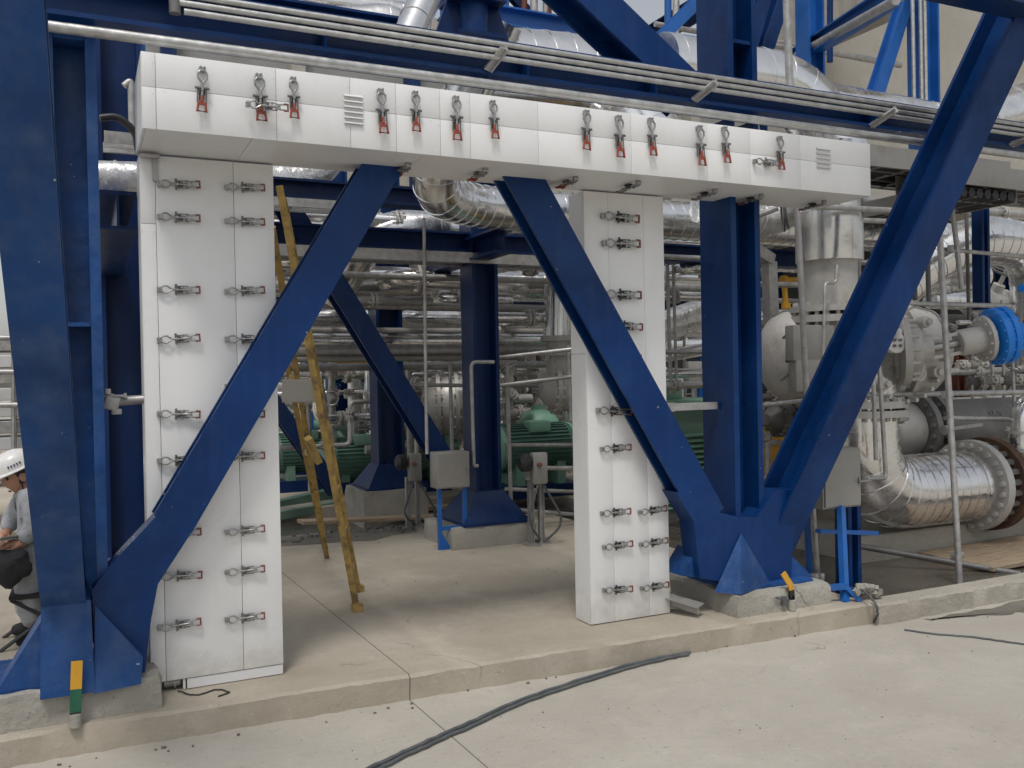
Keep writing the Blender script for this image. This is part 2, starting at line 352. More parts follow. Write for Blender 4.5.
# ================================================================== THE WHITE ENCLOSURE: latches
def latch_model(kind):
    """toggle latch in its own axes: +Z runs to the keeper, -Z to the grip, -Y out of the panel"""
    root = B()
    # base bracket: foot plate, two cheeks, spindle
    root.box((0, -.004, -.012), (.024, .006, .052)); 
    for s in (-1, 1): root.box((s*.0135, -.014, .002), (.004, .018, .030)); root.tube([(s*.019, -.021, .006), (s*.019, -.021, -.056)], .0032, 8)
    root.tube([(-.031, -.022, .012), (.031, -.022, .012)], .0062, 8)
    o = root.build('toggle_latch', 'grey_dk' if kind != 'dark' else 'black', origin=(0, 0, 0), smooth=40)
    h = B()
    loop = [(0, -.024, .03), (-.005, -.024, .038), (-.019, -.024, .058), (-.0195, -.024, .076), (-.011, -.024, .088), (.011, -.024, .088), (.0195, -.024, .076), (.019, -.024, .058), (.005, -.024, .038)]
    h.tube(loop, .0052, 8, closed=True); h.tube([(0, -.024, .034), (0, -.024, -.028)], .0062, 10); h.lathe((0, -.024, .0), (0, 0, 1), [(.011, 0), (.011, .012)], 6)
    h.build('hook_loop', 'steel', o)
    k = B(); k.box((0, -.012, .099), (.030, .022, .022), bevel=.003); k.box((0, -.026, .091), (.022, .010, .008))
    for s in (-1, 1): k.lathe((s*.009, -.022, .106), (0, -1, 0), [(.0048, 0), (.0048, .006)], 6)
    k.build('keeper', 'steel', o)
    gm = {'red': 'red', 'steel': 'darkred', 'dark': 'darkred'}[kind]
    gr = B(); gr.tube([(0, -.024, -.02), (0, -.026, -.052)], [.006, .0075], 10)
    z0, z1, ww = (-.054, -.094, .020) if kind == 'red' else (-.046, -.112, .0165)
    gr.tube([(-ww*.72, -.027, z0), (-ww, -.027, z1), (ww, -.027, z1), (ww*.72, -.027, z0)], .0068 if kind == 'red' else .0055, 8, closed=True)
    if kind == 'red': gr.box((0, -.027, -.060), (.030, .010, .012))
    gr.build('grip', gm if kind == 'red' else 'steel', o)
    if kind != 'red': B().tube([(-.0175, -.027, -.092), (-.0175, -.027, -.1125), (.0175, -.027, -.1125), (.0175, -.027, -.092)], .0066, 8).build('grip_sleeve', gm, o)
    if kind != 'red':
        f = B(); f.box((0, -.026, -.058), (.022, .010, .030), bevel=.002); f.tube([(-.024, -.022, -.03), (.024, -.022, -.03)], .005, 8); f.build('pivot_block', 'steel', o)
    return o
LATCH = {k: latch_model(k) for k in ('red', 'steel', 'dark')}
used = set()
def put_latch(kind, parent, p, rot=(0, 0, 0), sc=1.0):
    p = Vector(p)-world_of(parent); src = LATCH[kind]
    if kind in used: o = clone(src, parent, p, rot)
    else: used.add(kind); o = src; o.parent = parent; o.location = p; o.rotation_euler = rot
    o.scale = (sc,)*3
    return o
HOR = (0, -PI/2, 0)       # grip to +X
DOWN = (PI/2, 0, 0)       # lies on a soffit, grip towards the back
def jitter(e, a=.07): return tuple(q+random.uniform(-a, a)*(1 if i == 1 else .15) for i, q in enumerate(e))

YC, YC2 = 5.02, 5.215     # cabinet fronts and backs
def panels(b, xs, zs, y, t=.012, gap=.0022, bevel=.0015):
    for x0, x1 in zip(xs, xs[1:]):
        for z0, z1 in zip(zs, zs[1:]):
            b.bx((x0+gap/2, y, z0+gap/2), (x1-gap/2, y+t, z1-gap/2), bevel)
def rivet(rv, x, y, z, d=(0, -1, 0), r=.0032): b.lathe((x, y, z), d, [(r, -.001), (r*.8, .002), (r*.3, .003)], 6)

# --- left post
lc = thing('enclosure_post', 'wide white sheet steel enclosure post crossed by the left blue brace, two columns of latches', 'enclosure', (.62, 5.08, 0))
xl, xr, zt = .293, .972, 2.795
B().bx((xl+.006, YC+.013, .062), (xr-.006, YC2-.008, zt)).build('core', 'seam', lc, smooth=0)
b = B(); xs1, xs2 = xl+.075, .760
for x0, x1, zz in ((xl, xs1, [.06, 2.44, zt]), (xs1, xs2, [.06, zt]), (xs2, xr, [.06, zt])): panels(b, [x0, x1], zz, YC)
b.bx((xl-.001, YC+.0125, .06), (xl+.012, YC2, zt)); b.bx((xr-.012, YC+.0125, .06), (xr+.001, YC2, zt)); b.bx((xl+.0125, YC2-.012, .06), (xr-.0125, YC2+.001, zt))
rv = B()
for k in range(24):
    z = .1+k*.115; rivet(rv, xs1-.009, YC, z); rivet(rv, xl+.008, YC, z)
    if k % 2: rivet(rv, xs1+.009, YC, z+.03); rivet(rv, xs2-.01, YC, z); rivet(rv, xs2+.01, YC, z); rivet(rv, xr-.012, YC, z)
for k in range(9): rivet(rv, xl+.05+k*.075, YC, .075)
b.build('shell', 'white', lc, smooth=30); rv.build('rivets', 'grey_dk', lc, smooth=0)
B().bx((.47, YC+.004, .004), (xr-.003, YC+.03, .057), .002).bx((.45, YC+.006, .004), (.462, YC+.028, .057)).bx((xr-.03, YC+.034, .004), (xr-.01, YC2-.01, .057)).build('base_rail', 'white_edge', lc, smooth=0)
B().tube([(.36, YC+.06, .035), (.44, YC+.055, .035)], .024, 14).lathe((.405, YC+.057, .035), (1, 0, 0), [(.034, 0), (.034, .012)], 14).build('drain_stub', 'galv', lc)
b = B().bx((xs1-.012, YC-.012, 2.66), (xs1+.012, YC-.002, 2.79), .001); b.bx((xl+.005, YC-.05, 2.773), (xs1+.02, YC-.014, 2.79), .001); b.build('angle_bracket', 'galv', lc, smooth=0)
def L2(parent, px, py, y, kind, rot=HOR, sc=1.0):
    put_latch(kind, parent, at(px, py, y-.001), jitter(rot), sc)
for py in (185, 218, 290, 339, 414, 460): L2(lc, 178, py, YC, 'steel', sc=.94)
for px, py in ((179, 533), (180, 575), (179, 624)): L2(lc, px, py, YC, 'steel', sc=.94)
for py in (188, 222, 291, 339, 386, 414, 456, 530, 570, 617): L2(lc, 244, py, YC, 'steel', sc=.92)

# --- right post
rc = thing('enclosure_post', 'narrower white sheet steel enclosure post behind the second diagonal, standing free on the slab', 'enclosure', (3.21, 5.08, 0))
xl, xr = 2.926, 3.540
B().bx((xl+.006, YC+.013, .012), (xr-.006, YC2-.008, zt)).build('core', 'seam', rc, smooth=0)
b = B(); panels(b, [xl, 3.107, 3.378, xr], [.006, zt], YC, gap=.0014)
b.bx((xl-.001, YC+.0125, .006), (xl+.012, YC2, 1.75)); b.bx((xl-.001, YC+.0125, 1.753), (xl+.012, YC2, zt)); b.bx((xr-.012, YC+.0125, .006), (xr+.001, YC2, zt)); b.bx((xl+.0125, YC2-.012, .006), (xr-.0125, YC2+.001, zt))
rv = B()
for k in range(14):
    z = .12+k*.2; rivet(rv, xl+.014, YC, z, r=.003); rivet(rv, 3.107+.012, YC, z); rivet(rv, xr-.012, YC, z)
b.build('shell', 'white', rc, smooth=30); rv.build('rivets', 'grey_dk', rc, smooth=0)
for px, py, s in ((618, 218, 1.25), (619, 244, 1.25), (620, 295, 1.25), (624, 326, 1.1), (621, 360, 1.2), (612, 411, 1.15), (614, 448, 1.0), (614, 512, .98), (651, 510, .96), (616, 545, .98), (652, 542, .96), (616, 589, .98), (653, 586, .96)): L2(rc, px, py, YC, 'dark', sc=s)
B().bx((3.543, YC+.02, 1.36), (3.98, YC+.05, 1.41)).bx((3.545, YC+.018, 1.355), (3.62, YC+.053, 1.415), .002).build('tie_strap', 'galv', rc, smooth=0)

# --- lintel box
YL, zb, ztop = 4.54, 2.805, 3.165
lt = thing('enclosure_lintel', 'long white boxed sheet steel lintel with red gripped latches and two louvred vents', 'enclosure', (2.6, 4.8, zb))
x0, x1 = .283, 4.925
B().bx((x0+.008, YL+.013, zb+.014), (x1-.008, 5.08, ztop-.004)).build('core', 'seam', lt, smooth=0)
seams = [x0, at(156, 100, YL).x, at(276, 90, YL).x, at(350, 100, YL).x, at(396, 110, YL).x, at(440, 110, YL).x, at(470, 110, YL).x, at(538, 120, YL).x, at(631, 130, YL).x, at(707, 140, YL).x, at(750, 150, YL).x, at(800, 150, YL).x, x1]
zm = at(180, 90, YL).z
b = B(); panels(b, seams, [zb, zm, ztop], YL, gap=.0018)
b.bx((x0-.001, YL+.0125, zb), (x0+.012, 5.09, ztop)); b.bx((x1-.012, YL+.0125, zb), (x1+.001, 5.09, ztop))
b.bx((x0+.013, YL+.0125, ztop-.012), (x1-.013, 5.09, ztop-.0003)); b.bx((x0+.013, 5.075, zb+.02), (x1-.013, 5.087, ztop-.013))
sof = [x0+.0128, at(244, 150, 4.8).x, at(410, 165, 4.8).x, at(562, 180, 4.8).x, at(700, 190, 4.8).x, x1-.0128]
for a, c in zip(sof, sof[1:]): b.bx((a+.0013, YL+.0128, zb+.001), (c-.0013, 5.075, zb+.013))
rv = B()
for s in seams[1:-1]:
    for dz in (.03, .05, zm-zb-.03, zm-zb+.03, ztop-zb-.05): rivet(rv, s-.012, YL, zb+dz, r=.0028)
k = x0+.1
while k < x1: rivet(rv, k, YL, zm-.012, r=.0026); rivet(rv, k+.05, YL, zm+.012, r=.0026); k += .19
b.build('shell', 'white', lt, smooth=30); rv.build('rivets', 'grey_dk', lt, smooth=0)
for px0, px1, py0, py1, n in ((343.5, 363, 95, 124, 6), (816, 830.5, 148, 168, 5)):
    p, q = at(px0, py0, YL), at(px1, py1, YL); b = B()
    for i in range(n):
        z = p.z+(q.z-p.z)*i/(n-1)
        b.extrude([(p.x, YL-.0005, z+.008), (p.x, YL-.013, z-.006), (p.x, YL-.0115, z-.0075), (p.x, YL-.0005, z+.004)], (q.x-p.x, 0, 0))
        b.bx((p.x+.004, YL-.0012, z-.018), (q.x-.004, YL-.0004, z-.008))
    b.build('louvre_vent', 'white_edge', lt, smooth=0)
for px, py, s in ((201.5, 93, 1.06), (259.5, 101, 1.13), (293, 101, 1.0), (381, 114.5, 1.13), (414.5, 114.5, 1.04), (455, 121.5, 1.16), (492.5, 122.5, 1.02), (584.5, 133, 1.12), (617.5, 139.5, 1.2), (650, 139.5, 1.1), (698.5, 148.5, 1.2), (723.8, 147.5, 1.1), (778.5, 155.5, 1.05)):
    put_latch('red', lt, at(px, py, YL-.001)-Vector((0, 0, -.004)), jitter((0, 0, 0), .05), s)
put_latch('steel', lt, at(266, 107, YL-.032), HOR, .9); put_latch('steel', lt, at(765, 163, YL-.004), HOR, .95)
for px, py in ((402, 167), (478, 172), (567, 180), (629, 184), (705, 192), (751, 197), (813, 203)):
    q = fl(px, py, zb-.001); q.y = min(q.y, 4.93); put_latch('dark' if px > 600 else 'red', lt, q, DOWN, 1.05)

# scaffold tube with coupler tying the left post to the rear column
t = thing('scaffold_coupler', 'short scaffold tube with bolted coupler between dark column and white post', 'coupler', at(122, 401, 5.12))
B().tube([at(106, 402, 5.14), at(147, 399, 5.1)], .024, 14).build('tube', 'galv', t)
b = B(); c = at(112, 402, 5.13)
b.box(c, (.075, .07, .085), Matrix.Rotation(.3, 3, 'Y'), .01).box(c+Vector((-.02, -.03, .055)), (.03, .035, .03), None, .005).box(c+Vector((.02, -.02, -.05)), (.05, .03, .03), None, .005)
b.tube([c+Vector((-.05, -.02, .03)), c+Vector((.06, -.04, .03))], .008, 8).lathe(c+Vector((.055, -.04, .03)), (1, 0, 0), [(.016, 0), (.016, .014)], 6)
b.build('clamp', 'galv', t)

# ================================================================== MAIN BLUE FRAME
UPY, UPX, UPZ = Vector((0, 1, 0)), Vector((1, 0, 0)), Vector((0, 0, 1))
def member(name, label, cat, p0, p1, up, b, h, mat='blue', tf=.02, tw=.014, group=None):
    return tag(B().hbeam(p0, p1, up, b, h, tf, tw).build(name, mat, smooth=0), label, cat, group)
# left column
t = thing('steel_column', 'near blue column rising from the flared base at the far left plinth', 'column', (0, 4.95, .165))
B().hbeam((-.02, 5.06, .30), (-.02, 5.06, 7), UPX, .34, .24, .05, .016).build('shaft', 'blue_old', t, smooth=0)
b = B()
for z in (3.30, 3.72, 1.9): b.bx((-.088, 4.90, z), (.048, 5.045, z+.02))
b.build('stiffener', 'blue_old', t, smooth=0)
# right column
t = thing('steel_column', 'blue column standing straight behind the V of two diagonals beside the narrow post', 'column', (4.06, 4.95, .145))
B().hbeam((4.125, 5.06, .15), (4.125, 5.06, 3.34), UPX, .34, .25, .045, .016).build('shaft', 'blue', t, smooth=0)
tag(B().hbeam((4.125, 5.06, 3.562), (4.125, 5.06, 7), UPX, .34, .25, .045, .016).bx((4.048, 4.90, 3.86), (4.202, 5.045, 3.885)).build('steel_column', 'blue', smooth=0), 'upper blue column continuing above the long beam at top of picture', 'column')

def gusset(b, poly_img, Y, t):
    b.extrude([at(x, y, Y) for x, y in poly_img], (0, t, 0)); return b
# left base casting
t = thing('column_base', 'rough mortar covered blue flared base with wedge gussets, on the left plinth', 'column base', (-.05, 5.0, .165))
b = B(); Yb = 4.72
zt0 = .168
def P3(px, py, Y, dz=0): p = at(px, py, Y); return p
# brace gusset continuing the left diagonal down to the plinth
b.extrude([at(203, 506, 4.8585), at(197, 524, 4.8585), at(158, 584, 4.8585), at(151, 620, 4.8585), at(145, 672, 4.8585), at(96, 680, 4.8585), at(92, 590, 4.8585), at(108, 568, 4.8585), at(160, 512, 4.8585), at(163, 507, 4.8585)], (0, .156, 0))
b.build('brace_gusset', 'blue', t, smooth=0)
def wedge(b, base, top, subd=0):
    vs = [b.bm.verts.new(Vector(p)) for p in base]; tv = [b.bm.verts.new(Vector(p)) for p in top]
    n = len(vs); b.face(vs[::-1]); b.face(tv) if len(tv) > 2 else None
    if len(tv) == n:
        for i in range(n): b.face([vs[i], vs[(i+1) % n], tv[(i+1) % n], tv[i]])
    return b
def gp(x, y, z): return Vector((x, y, z))
b = B()
# front leg foot under the raking brace
q = [at(41, 600, 4.80), at(91, 600, 4.80), at(95, 692, 4.765), at(40, 700, 4.765)]
b.extrude(q, (0, .3, 0))
# left flare
b.extrude([at(43, 618, 4.86), at(40, 700, 4.86), at(-14, 709, 4.86)], (0, .22, 0))
b.build('front_leg', 'blue_old', t, smooth=0)
b = B()
# sloping wedge to the right of the leg
A = [at(94, 694, 4.765), at(141, 684, 4.765), gp(at(141, 684, 4.765).x, 5.15, .168), gp(at(94, 694, 4.765).x, 5.15, .168)]
T = [at(95, 605, 4.845), at(143, 657, 4.79), gp(at(143, 657, 4.79).x, 5.1, at(143, 657, 4.79).z), gp(at(95, 605, 4.845).x, 5.1, at(95, 605, 4.845).z)]
wedge(b, A, T); b.build('wedge_gusset', 'blue_old', t, smooth=0)
B().bx((-.55, 4.86, .165), (.24, 5.4, .185), .004).build('base_plate', 'blue_old', t, smooth=0)

# raking leg on the left, leaning out over the yard
p0, p1 = at(64, 612, 4.82)+Vector((0, .09, .09)), at(21, 150, 3.36)+Vector((0, .09, .09))
d = (p1-p0)
member('raking_brace', 'thick blue raking leg filling the left edge, leaning out towards the yard', 'brace', p0-d*.04, p0+d*1.62, Vector((0, 1, .62)), .192, .24, 'blue_old', .03, .016)

# left diagonal, right diagonal (chevron) and the raking right one
def img_brace(name, label, a, c, Y, w, h, e0=0., e1=0., mat='blue', up=UPY):
    p, q = at(*a, Y)+Vector((0, h/2, 0)), at(*c, Y)+Vector((0, h/2, 0)); d = (q-p).normalized()
    return member(name, label, 'brace', p-d*e0, q+d*e1, up, w, h, mat, .022, .014)
img_brace('diagonal_brace', 'blue diagonal rising to the right across the wide white post', (180, 512), (379.5, 172), 4.86, .208, .15, 0.07, .30)
img_brace('diagonal_brace', 'blue diagonal falling to the right across the narrow white post', (530, 187), (700, 497), 4.86, .24, .15, .30, .18)
pb, pt = at(797, 512, 4.84)+Vector((0, .15, 0)), at(990, 100, 4.2)+Vector((0, .15, 0))
d = pt-pb
member('raking_brace', 'long blue H section brace climbing to the top right corner in front of the pipes', 'brace', pb-d*.07, pt+d*.9, Vector((0, 1, .12)), .24, .30, 'blue', .026, .016)
# right node: gusset, skirts
t = thing('column_base', 'smooth navy node casting with a pyramid foot joining two diagonals on the right plinth', 'column base', (4.1, 5.0, .145))
b = B()
ZP = .15
outline = [(672, 470), (716, 508), (742, 545), (775, 512), (799, 480), (818, 490), (795, 527), (792, 560), (791, 582), (745, 588), (702, 579), (697, 545), (692, 522)]
outline = [(705, 492), (717, 512), (739, 517), (757, 517), (775, 490), (815, 490), (795, 527), (792, 560), (791, 583), (745, 586), (700, 578), (697, 548), (694, 522), (676, 492)]
b.extrude([at(x, y, 4.8585) for x, y in outline], (0, .165, 0)); b.build('node_gusset', 'blue', t, smooth=0)
b = B(); ap = at(741, 533, 4.853)
vs = [gp(at(714, 576, 4.85).x, 4.85, ZP), gp(at(742, 592, 4.70).x, 4.708, ZP), gp(at(771, 584, 4.85).x, 4.85, ZP)]
va = [b.bm.verts.new(p) for p in vs]; vt = b.bm.verts.new(ap); vb = b.bm.verts.new((vs[1].x, 4.92, ZP)); 
b.face([va[0], va[1], vt]); b.face([va[1], va[2], vt]); b.face([va[2], vb, vt]); b.face([vb, va[0], vt]); b.face([va[0], vb, va[2], va[1]])
b.build('pyramid_foot', 'blue_old', t, smooth=0)
for pts in ([at(697, 550, 4.92), at(682, 576, 4.92), at(700, 578, 4.92)], [at(792, 556, 4.87), at(816, 580, 4.87), at(791, 582, 4.87)]): B().extrude(pts, (0, .22, 0)).build('side_wedge', 'blue_old', t, smooth=0)
B().bx((3.90, 4.77, .145), (4.57, 5.32, .168), .004).build('base_plate', 'blue_old', t, smooth=0)

# long horizontal beam over the doorway
mb = member('main_beam', 'long navy beam running above the white lintel', 'beam', (-5, 4.87, 3.457), (13, 4.87, 3.457), UPZ, .26, .205, 'blue', .024, .014)
for x in (1.2, 2.4, 3.3, 5.2): B().bx((x, 4.742, 3.381), (x+.014, 4.86, 3.533)).build('web_stiffener', 'blue', mb, smooth=0)
# conduits
def tubeobj(name, label, cat, path, r, mat=None, n=14, group=None): return tag(B().tube(path, r, n).build(name, mat or ('conduit' if name == 'conduit' else 'galv')), label, cat, group)
tubeobj('conduit', 'lowest galvanized conduit, just above the lintel top edge', 'conduit', [(-.1, 4.60, 3.243), (2.2, 4.60, 3.247), (2.21, 4.60, 3.247), (9, 4.60, 3.243)], .0255)
for k, (z, lab) in enumerate(((3.503, 'uppermost of three galvanized conduits along the beam face'), (3.463, 'middle of three galvanized conduits along the beam face'), (3.423, 'lowest of three stacked galvanized conduits on the beam face'))):
    tubeobj('conduit', lab, 'conduit', [(.45+k*.02, 4.66, z), (10, 4.66, z)], .016)
b = B().lathe((.45, 4.67, 3.41), (0, 0, 1), [(.028, 0), (.028, .12)], 16); tag(b.build('conduit_box', 'grey_dk', smooth=40), 'round conduit junction where the three tubes start beside the left column', 'junction box')
for (px, py, qx, qy), lab in zip(((504, 48, 487, 70), (715, 82, 693, 100), (895, 109, 870, 126), (1030, 137, 1010, 145)), ('first galvanized bracket from left holding the conduits', 'galvanized conduit bracket below the upper column', 'galvanized conduit bracket between lintel end and long brace', 'galvanized conduit bracket cut by the right picture edge')):
    tag(B().obox(at(px, py, 4.60), at(qx, qy, 4.735), .045, .012, Vector((0, .5, 1))).obox(at(px, py, 4.60)+Vector((.02, 0, .004)), at(qx, qy, 4.735)+Vector((.02, 0, .004)), .008, .05, Vector((0, .5, 1))).build('conduit_bracket', 'galv', smooth=0), lab, 'bracket')
# upper members
img_brace('diagonal_brace', 'navy diagonal coming down from the top edge to the upper column foot', (603, 2), (692, 88), 4.86, .23, .26, 2.2, .05)
member('upper_beam', 'navy beam corner hanging at the top edge beside the long brace', 'beam', at(800, -58, 4.0), at(1000, -14, 4.0)+Vector((2, 0, 0)), UPZ, .22, .24, 'blue_deep')

# grounding straps
def strap(label, path, w, cuts, foot):
    t = thing('grounding_strap', label, 'grounding strap', path[0]); 
    names = (('yellow_band', 'yellow'), ('green_band', 'strapgreen'), ('boot', 'black'))
    for i, (n, m) in enumerate(names):
        a, c = cuts[i]; b = B()
        for p, q in zip(path[a:c], path[a+1:c+1]): b.obox(p, q, w, .012, Vector((.0, 1, 0)), .001)
        b.build(n, m, t, smooth=0)
    foot(t)
pa = [at(77, 661, 4.74), at(76, 689, 4.74), at(75.5, 712, 4.74), at(75, 718, 4.74)]
strap('upright yellow and green grounding strap on the left base front', pa, .05, ((0, 1), (1, 2), (2, 3)), lambda t: B().tube([at(75, 714, 4.74), gp(at(75, 714, 4.74).x, 4.74, 0)], .028, 12).build('concrete_sleeve', 'plinth', t))
pa = [at(783, 573, 4.69), at(791, 586, 4.68), at(791.5, 590, 4.68), at(792, 602, 4.68)]
t_ = None
def foot2(t):
    B().tube([at(792, 600, 4.675), gp(at(792, 600, 4.675).x, 4.675, .005)], .026, 12).build('concrete_sleeve', 'plinth', t)
    B().lathe(at(784, 601, 4.68), (0, 0, 1), [(.018, -.03), (.018, .03)], 10).tube([at(776, 598, 4.68), at(790, 600, 4.68)], .006, 8).build('clamp_bolt', 'rubber', t)
strap('bent yellow and green grounding strap on the right plinth', pa, .042, ((0, 2), (2, 3), (2, 3)), foot2)

# steel step bracket by the right post
tag(B().obox(at(668, 596, 5.05), at(701, 606, 4.84), .004, .11, Vector((1, 0, 0))).obox(at(667, 600, 5.05), at(699, 611, 4.82), .05, .004, Vector((1, .3, 0))).build('steel_angle', 'boxgrey', smooth=0), 'loose grey steel angle lying against the right plinth side', 'steel angle')
# ================================================================== BEHIND THE DOORWAY
def xr(px0, py0, px1, Y):
    p, q = at(px0, py0, Y), at(px1, py0, Y); return [p, Vector((q.x, Y, p.z))]
def ringpts(c, axis, r, n=24):
    a, u, t = ortho(Vector(axis), Vector((0, 0, 1))); return [Vector(c)+(u*math.cos(k*2*PI/n)+t*math.sin(k*2*PI/n))*r for k in range(n)]
def column(label, x, Y, w, d, z0, z1, flare, ped, mat='blue_deep', base=True):
    t = thing('steel_column', label, 'column', (x, Y, z0))
    B().hbeam((x, Y, z0+(.012 if base else 0)), (x, Y, z1), UPX, d, w, .035, .016).build('shaft', mat, t, smooth=0)
    if base:
        b = B(); f = flare
        lo = [(x-w/2-f, Y-d/2-f, z0+.02), (x+w/2+f, Y-d/2-f, z0+.02), (x+w/2+f, Y+d/2+f, z0+.02), (x-w/2-f, Y+d/2+f, z0+.02)]
        hi = [(x-w/2-.01, Y-d/2-.01, z0+f*1.5), (x+w/2+.01, Y-d/2-.01, z0+f*1.5), (x+w/2+.01, Y+d/2+.01, z0+f*1.5), (x-w/2-.01, Y+d/2+.01, z0+f*1.5)]
        wedge(b, lo, hi); b.bx((x-w/2-f-.03, Y-d/2-f-.03, z0), (x+w/2+f+.03, Y+d/2+f+.03, z0+.022)); b.build('flared_foot', mat, t, smooth=0)
    return t
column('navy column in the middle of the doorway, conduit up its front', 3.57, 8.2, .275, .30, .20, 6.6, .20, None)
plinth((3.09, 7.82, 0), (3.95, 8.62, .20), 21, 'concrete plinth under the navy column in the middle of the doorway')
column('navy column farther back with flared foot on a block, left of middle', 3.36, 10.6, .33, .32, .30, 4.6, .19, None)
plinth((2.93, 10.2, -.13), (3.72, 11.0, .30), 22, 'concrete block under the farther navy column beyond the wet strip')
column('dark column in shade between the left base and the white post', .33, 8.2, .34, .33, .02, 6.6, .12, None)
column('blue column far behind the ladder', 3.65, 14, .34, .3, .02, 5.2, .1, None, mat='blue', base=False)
column('blue column far behind between ladder and farther column', 4.35, 15.5, .22, .22, .02, 4.2, .1, None, mat='blue_bright', base=False)
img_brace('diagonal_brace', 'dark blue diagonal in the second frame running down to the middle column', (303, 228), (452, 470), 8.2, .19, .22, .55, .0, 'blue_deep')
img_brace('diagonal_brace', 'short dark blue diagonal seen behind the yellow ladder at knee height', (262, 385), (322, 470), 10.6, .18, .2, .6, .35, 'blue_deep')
def xbeam(label, px0, py, px1, Y, h, mat='blue_deep', b=.22): 
    p, q = xr(px0, py, px1, Y); return member('cross_beam', label, 'beam', p, q, UPZ, b, h, mat)
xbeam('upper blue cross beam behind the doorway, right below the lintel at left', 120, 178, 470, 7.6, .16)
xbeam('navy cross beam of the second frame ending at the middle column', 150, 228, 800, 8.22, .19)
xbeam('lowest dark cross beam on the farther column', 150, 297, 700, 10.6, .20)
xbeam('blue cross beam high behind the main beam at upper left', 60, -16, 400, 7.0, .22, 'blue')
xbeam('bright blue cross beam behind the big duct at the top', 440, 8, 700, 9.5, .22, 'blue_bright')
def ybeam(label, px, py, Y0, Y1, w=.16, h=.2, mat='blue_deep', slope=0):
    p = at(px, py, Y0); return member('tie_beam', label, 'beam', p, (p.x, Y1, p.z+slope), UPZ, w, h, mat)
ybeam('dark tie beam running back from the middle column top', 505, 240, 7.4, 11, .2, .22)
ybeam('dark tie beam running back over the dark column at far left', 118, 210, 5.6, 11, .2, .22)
# galvanized cable trays
def tray(label, p, q, w, h=.09, rungs=.36, wdir=(0, 1, 0), mat='galv', cables=False):
    p, q = Vector(p), Vector(q); wd_ = Vector(wdir); t = thing('cable_tray', label, 'cable tray', p)
    for s in (0, 1):
        e = wd_*w*s
        b = B().obox(p+e, q+e, .004, h, UPZ).obox(p+e+wd_*(.016 if s == 0 else -.016)-Vector((0, 0, h/2-.002)), q+e+wd_*(.016 if s == 0 else -.016)-Vector((0, 0, h/2-.002)), .028, .004, UPZ)
        b.build('side_rail', mat, t, smooth=0)
    n = int((q-p).length/rungs)
    if cables:
        for k in range(7):
            e = wd_*w*(.1+.8*k/6)+Vector((0, 0, -h*.5+.055)); B().tube([p+e, p.lerp(q, .5)+e+Vector((0, 0, .012*(k%2))), q+e], w*.058, 8).build('cable', 'black', t)
    b = B()
    for k in range(n):
        c = p.lerp(q, (k+.5)/n)-Vector((0, 0, h/2-.02)); b.obox(c+wd_*.004, c+wd_*(w-.004), .028, .016, UPZ)
    for f_ in (.3, .7): b.obox(p+wd_*w*f_-Vector((0, 0, h/2-.021)), q+wd_*w*f_-Vector((0, 0, h/2-.021)), .012, .010, UPZ)
    b.build('rungs', mat, t, smooth=0); return t
p, q = xr(150, 244, 575, 8.0); tray('galvanized cable tray below the navy second frame beam', p, q, .3, .10)
p, q = xr(200, 196, 380, 7.3); tray('narrow galvanized tray under the upper blue cross beam', p, q, .25, .07)
p, q = xr(120, -6, 372, 6.4); tray('white cable tray at the top edge above the conduits', p, q, .35, .12, mat='white_edge')
p, q = xr(104, 136, 175, 6.2); tray('galvanized tray end seen between left column and lintel', p, q, .3, .07)
p, q = at(862, 160, 5.9), at(862, 160, 5.9); tray('grey ladder tray behind the lintel right end', at(840, 151, 5.9), at(1010, 151, 5.9)*1.0+Vector((0, 0, at(840, 151, 5.9).z-at(1010, 151, 5.9).z)), .75, .19, mat='boxgrey', cables=True)
z9 = at(965, 172, 5.6).z; p = at(952, 172, 5.6); tray('grey ladder tray turning towards the right picture edge', p, Vector((p.x+3.2, 5.6, p.z)), .62, .19, mat='boxgrey', cables=True)
tray('grey tray branch running back under the right ladder tray', Vector((p.x+.1, 5.62, p.z-.14)), Vector((p.x+.1, 9, p.z-.14)), .8, .15, wdir=(1, 0, 0), mat='boxgrey', cables=True)

# ---- insulated pipes
def P(label, pts, r, mat='clad', bend=.5, bands=.45, cat='insulated pipe', **k): return pipe('insulated_pipe', label, cat, pts, r, mat, bend, bands, **k)
a, c = xr(445, 205, 980, 7.3)
P('fat shiny elbow pipe dropping below the lintel and turning right', [at(500, 20, 6.1), at(424, 190, 6.75), Vector((a.x+.25, 7.3, a.z)), c], .185, 'clad_shiny', .42, .13)
a, c = xr(392, 222, 600, 9.0); P('wrapped pipe behind the left chevron diagonal', [at(330, 300, 9.4), at(372, 228, 9.0), c], .20, 'clad', .5, .2)
a, c = xr(150, 177, 322, 8.0); P('crinkled wrapped pipe below the lintel beside the wide post, rising right', [a, at(318, 180, 8.0), at(352, 120, 8.2)], .13, 'foil', .25, .3)
a, c = xr(180, 226, 350, 9.3); P('crinkled pipe in the gap left of the chevron, under the trays', [a, at(322, 226, 9.3), at(346, 246, 9.5), at(400, 246, 9.6)], .12, 'foil', .2, .35)
a, c = xr(150, 276, 600, 9.6); P('long fat cladding pipe under the second frame beam', [a, c], .18, 'clad', .3, .9)
a, c = xr(250, 318, 760, 11.4); P('cladding pipe behind the lowest dark beam', [a, c], .13, 'clad', .3, .8)
a, c = xr(150, 341, 600, 9.8); P('upper of the paired pipes at head height', [a, c], .085, 'clad', .3, 1.6)
a, c = xr(150, 352, 600, 9.75); P('lower of the paired pipes at head height', [a, c], .06, 'galv', .3, 0)
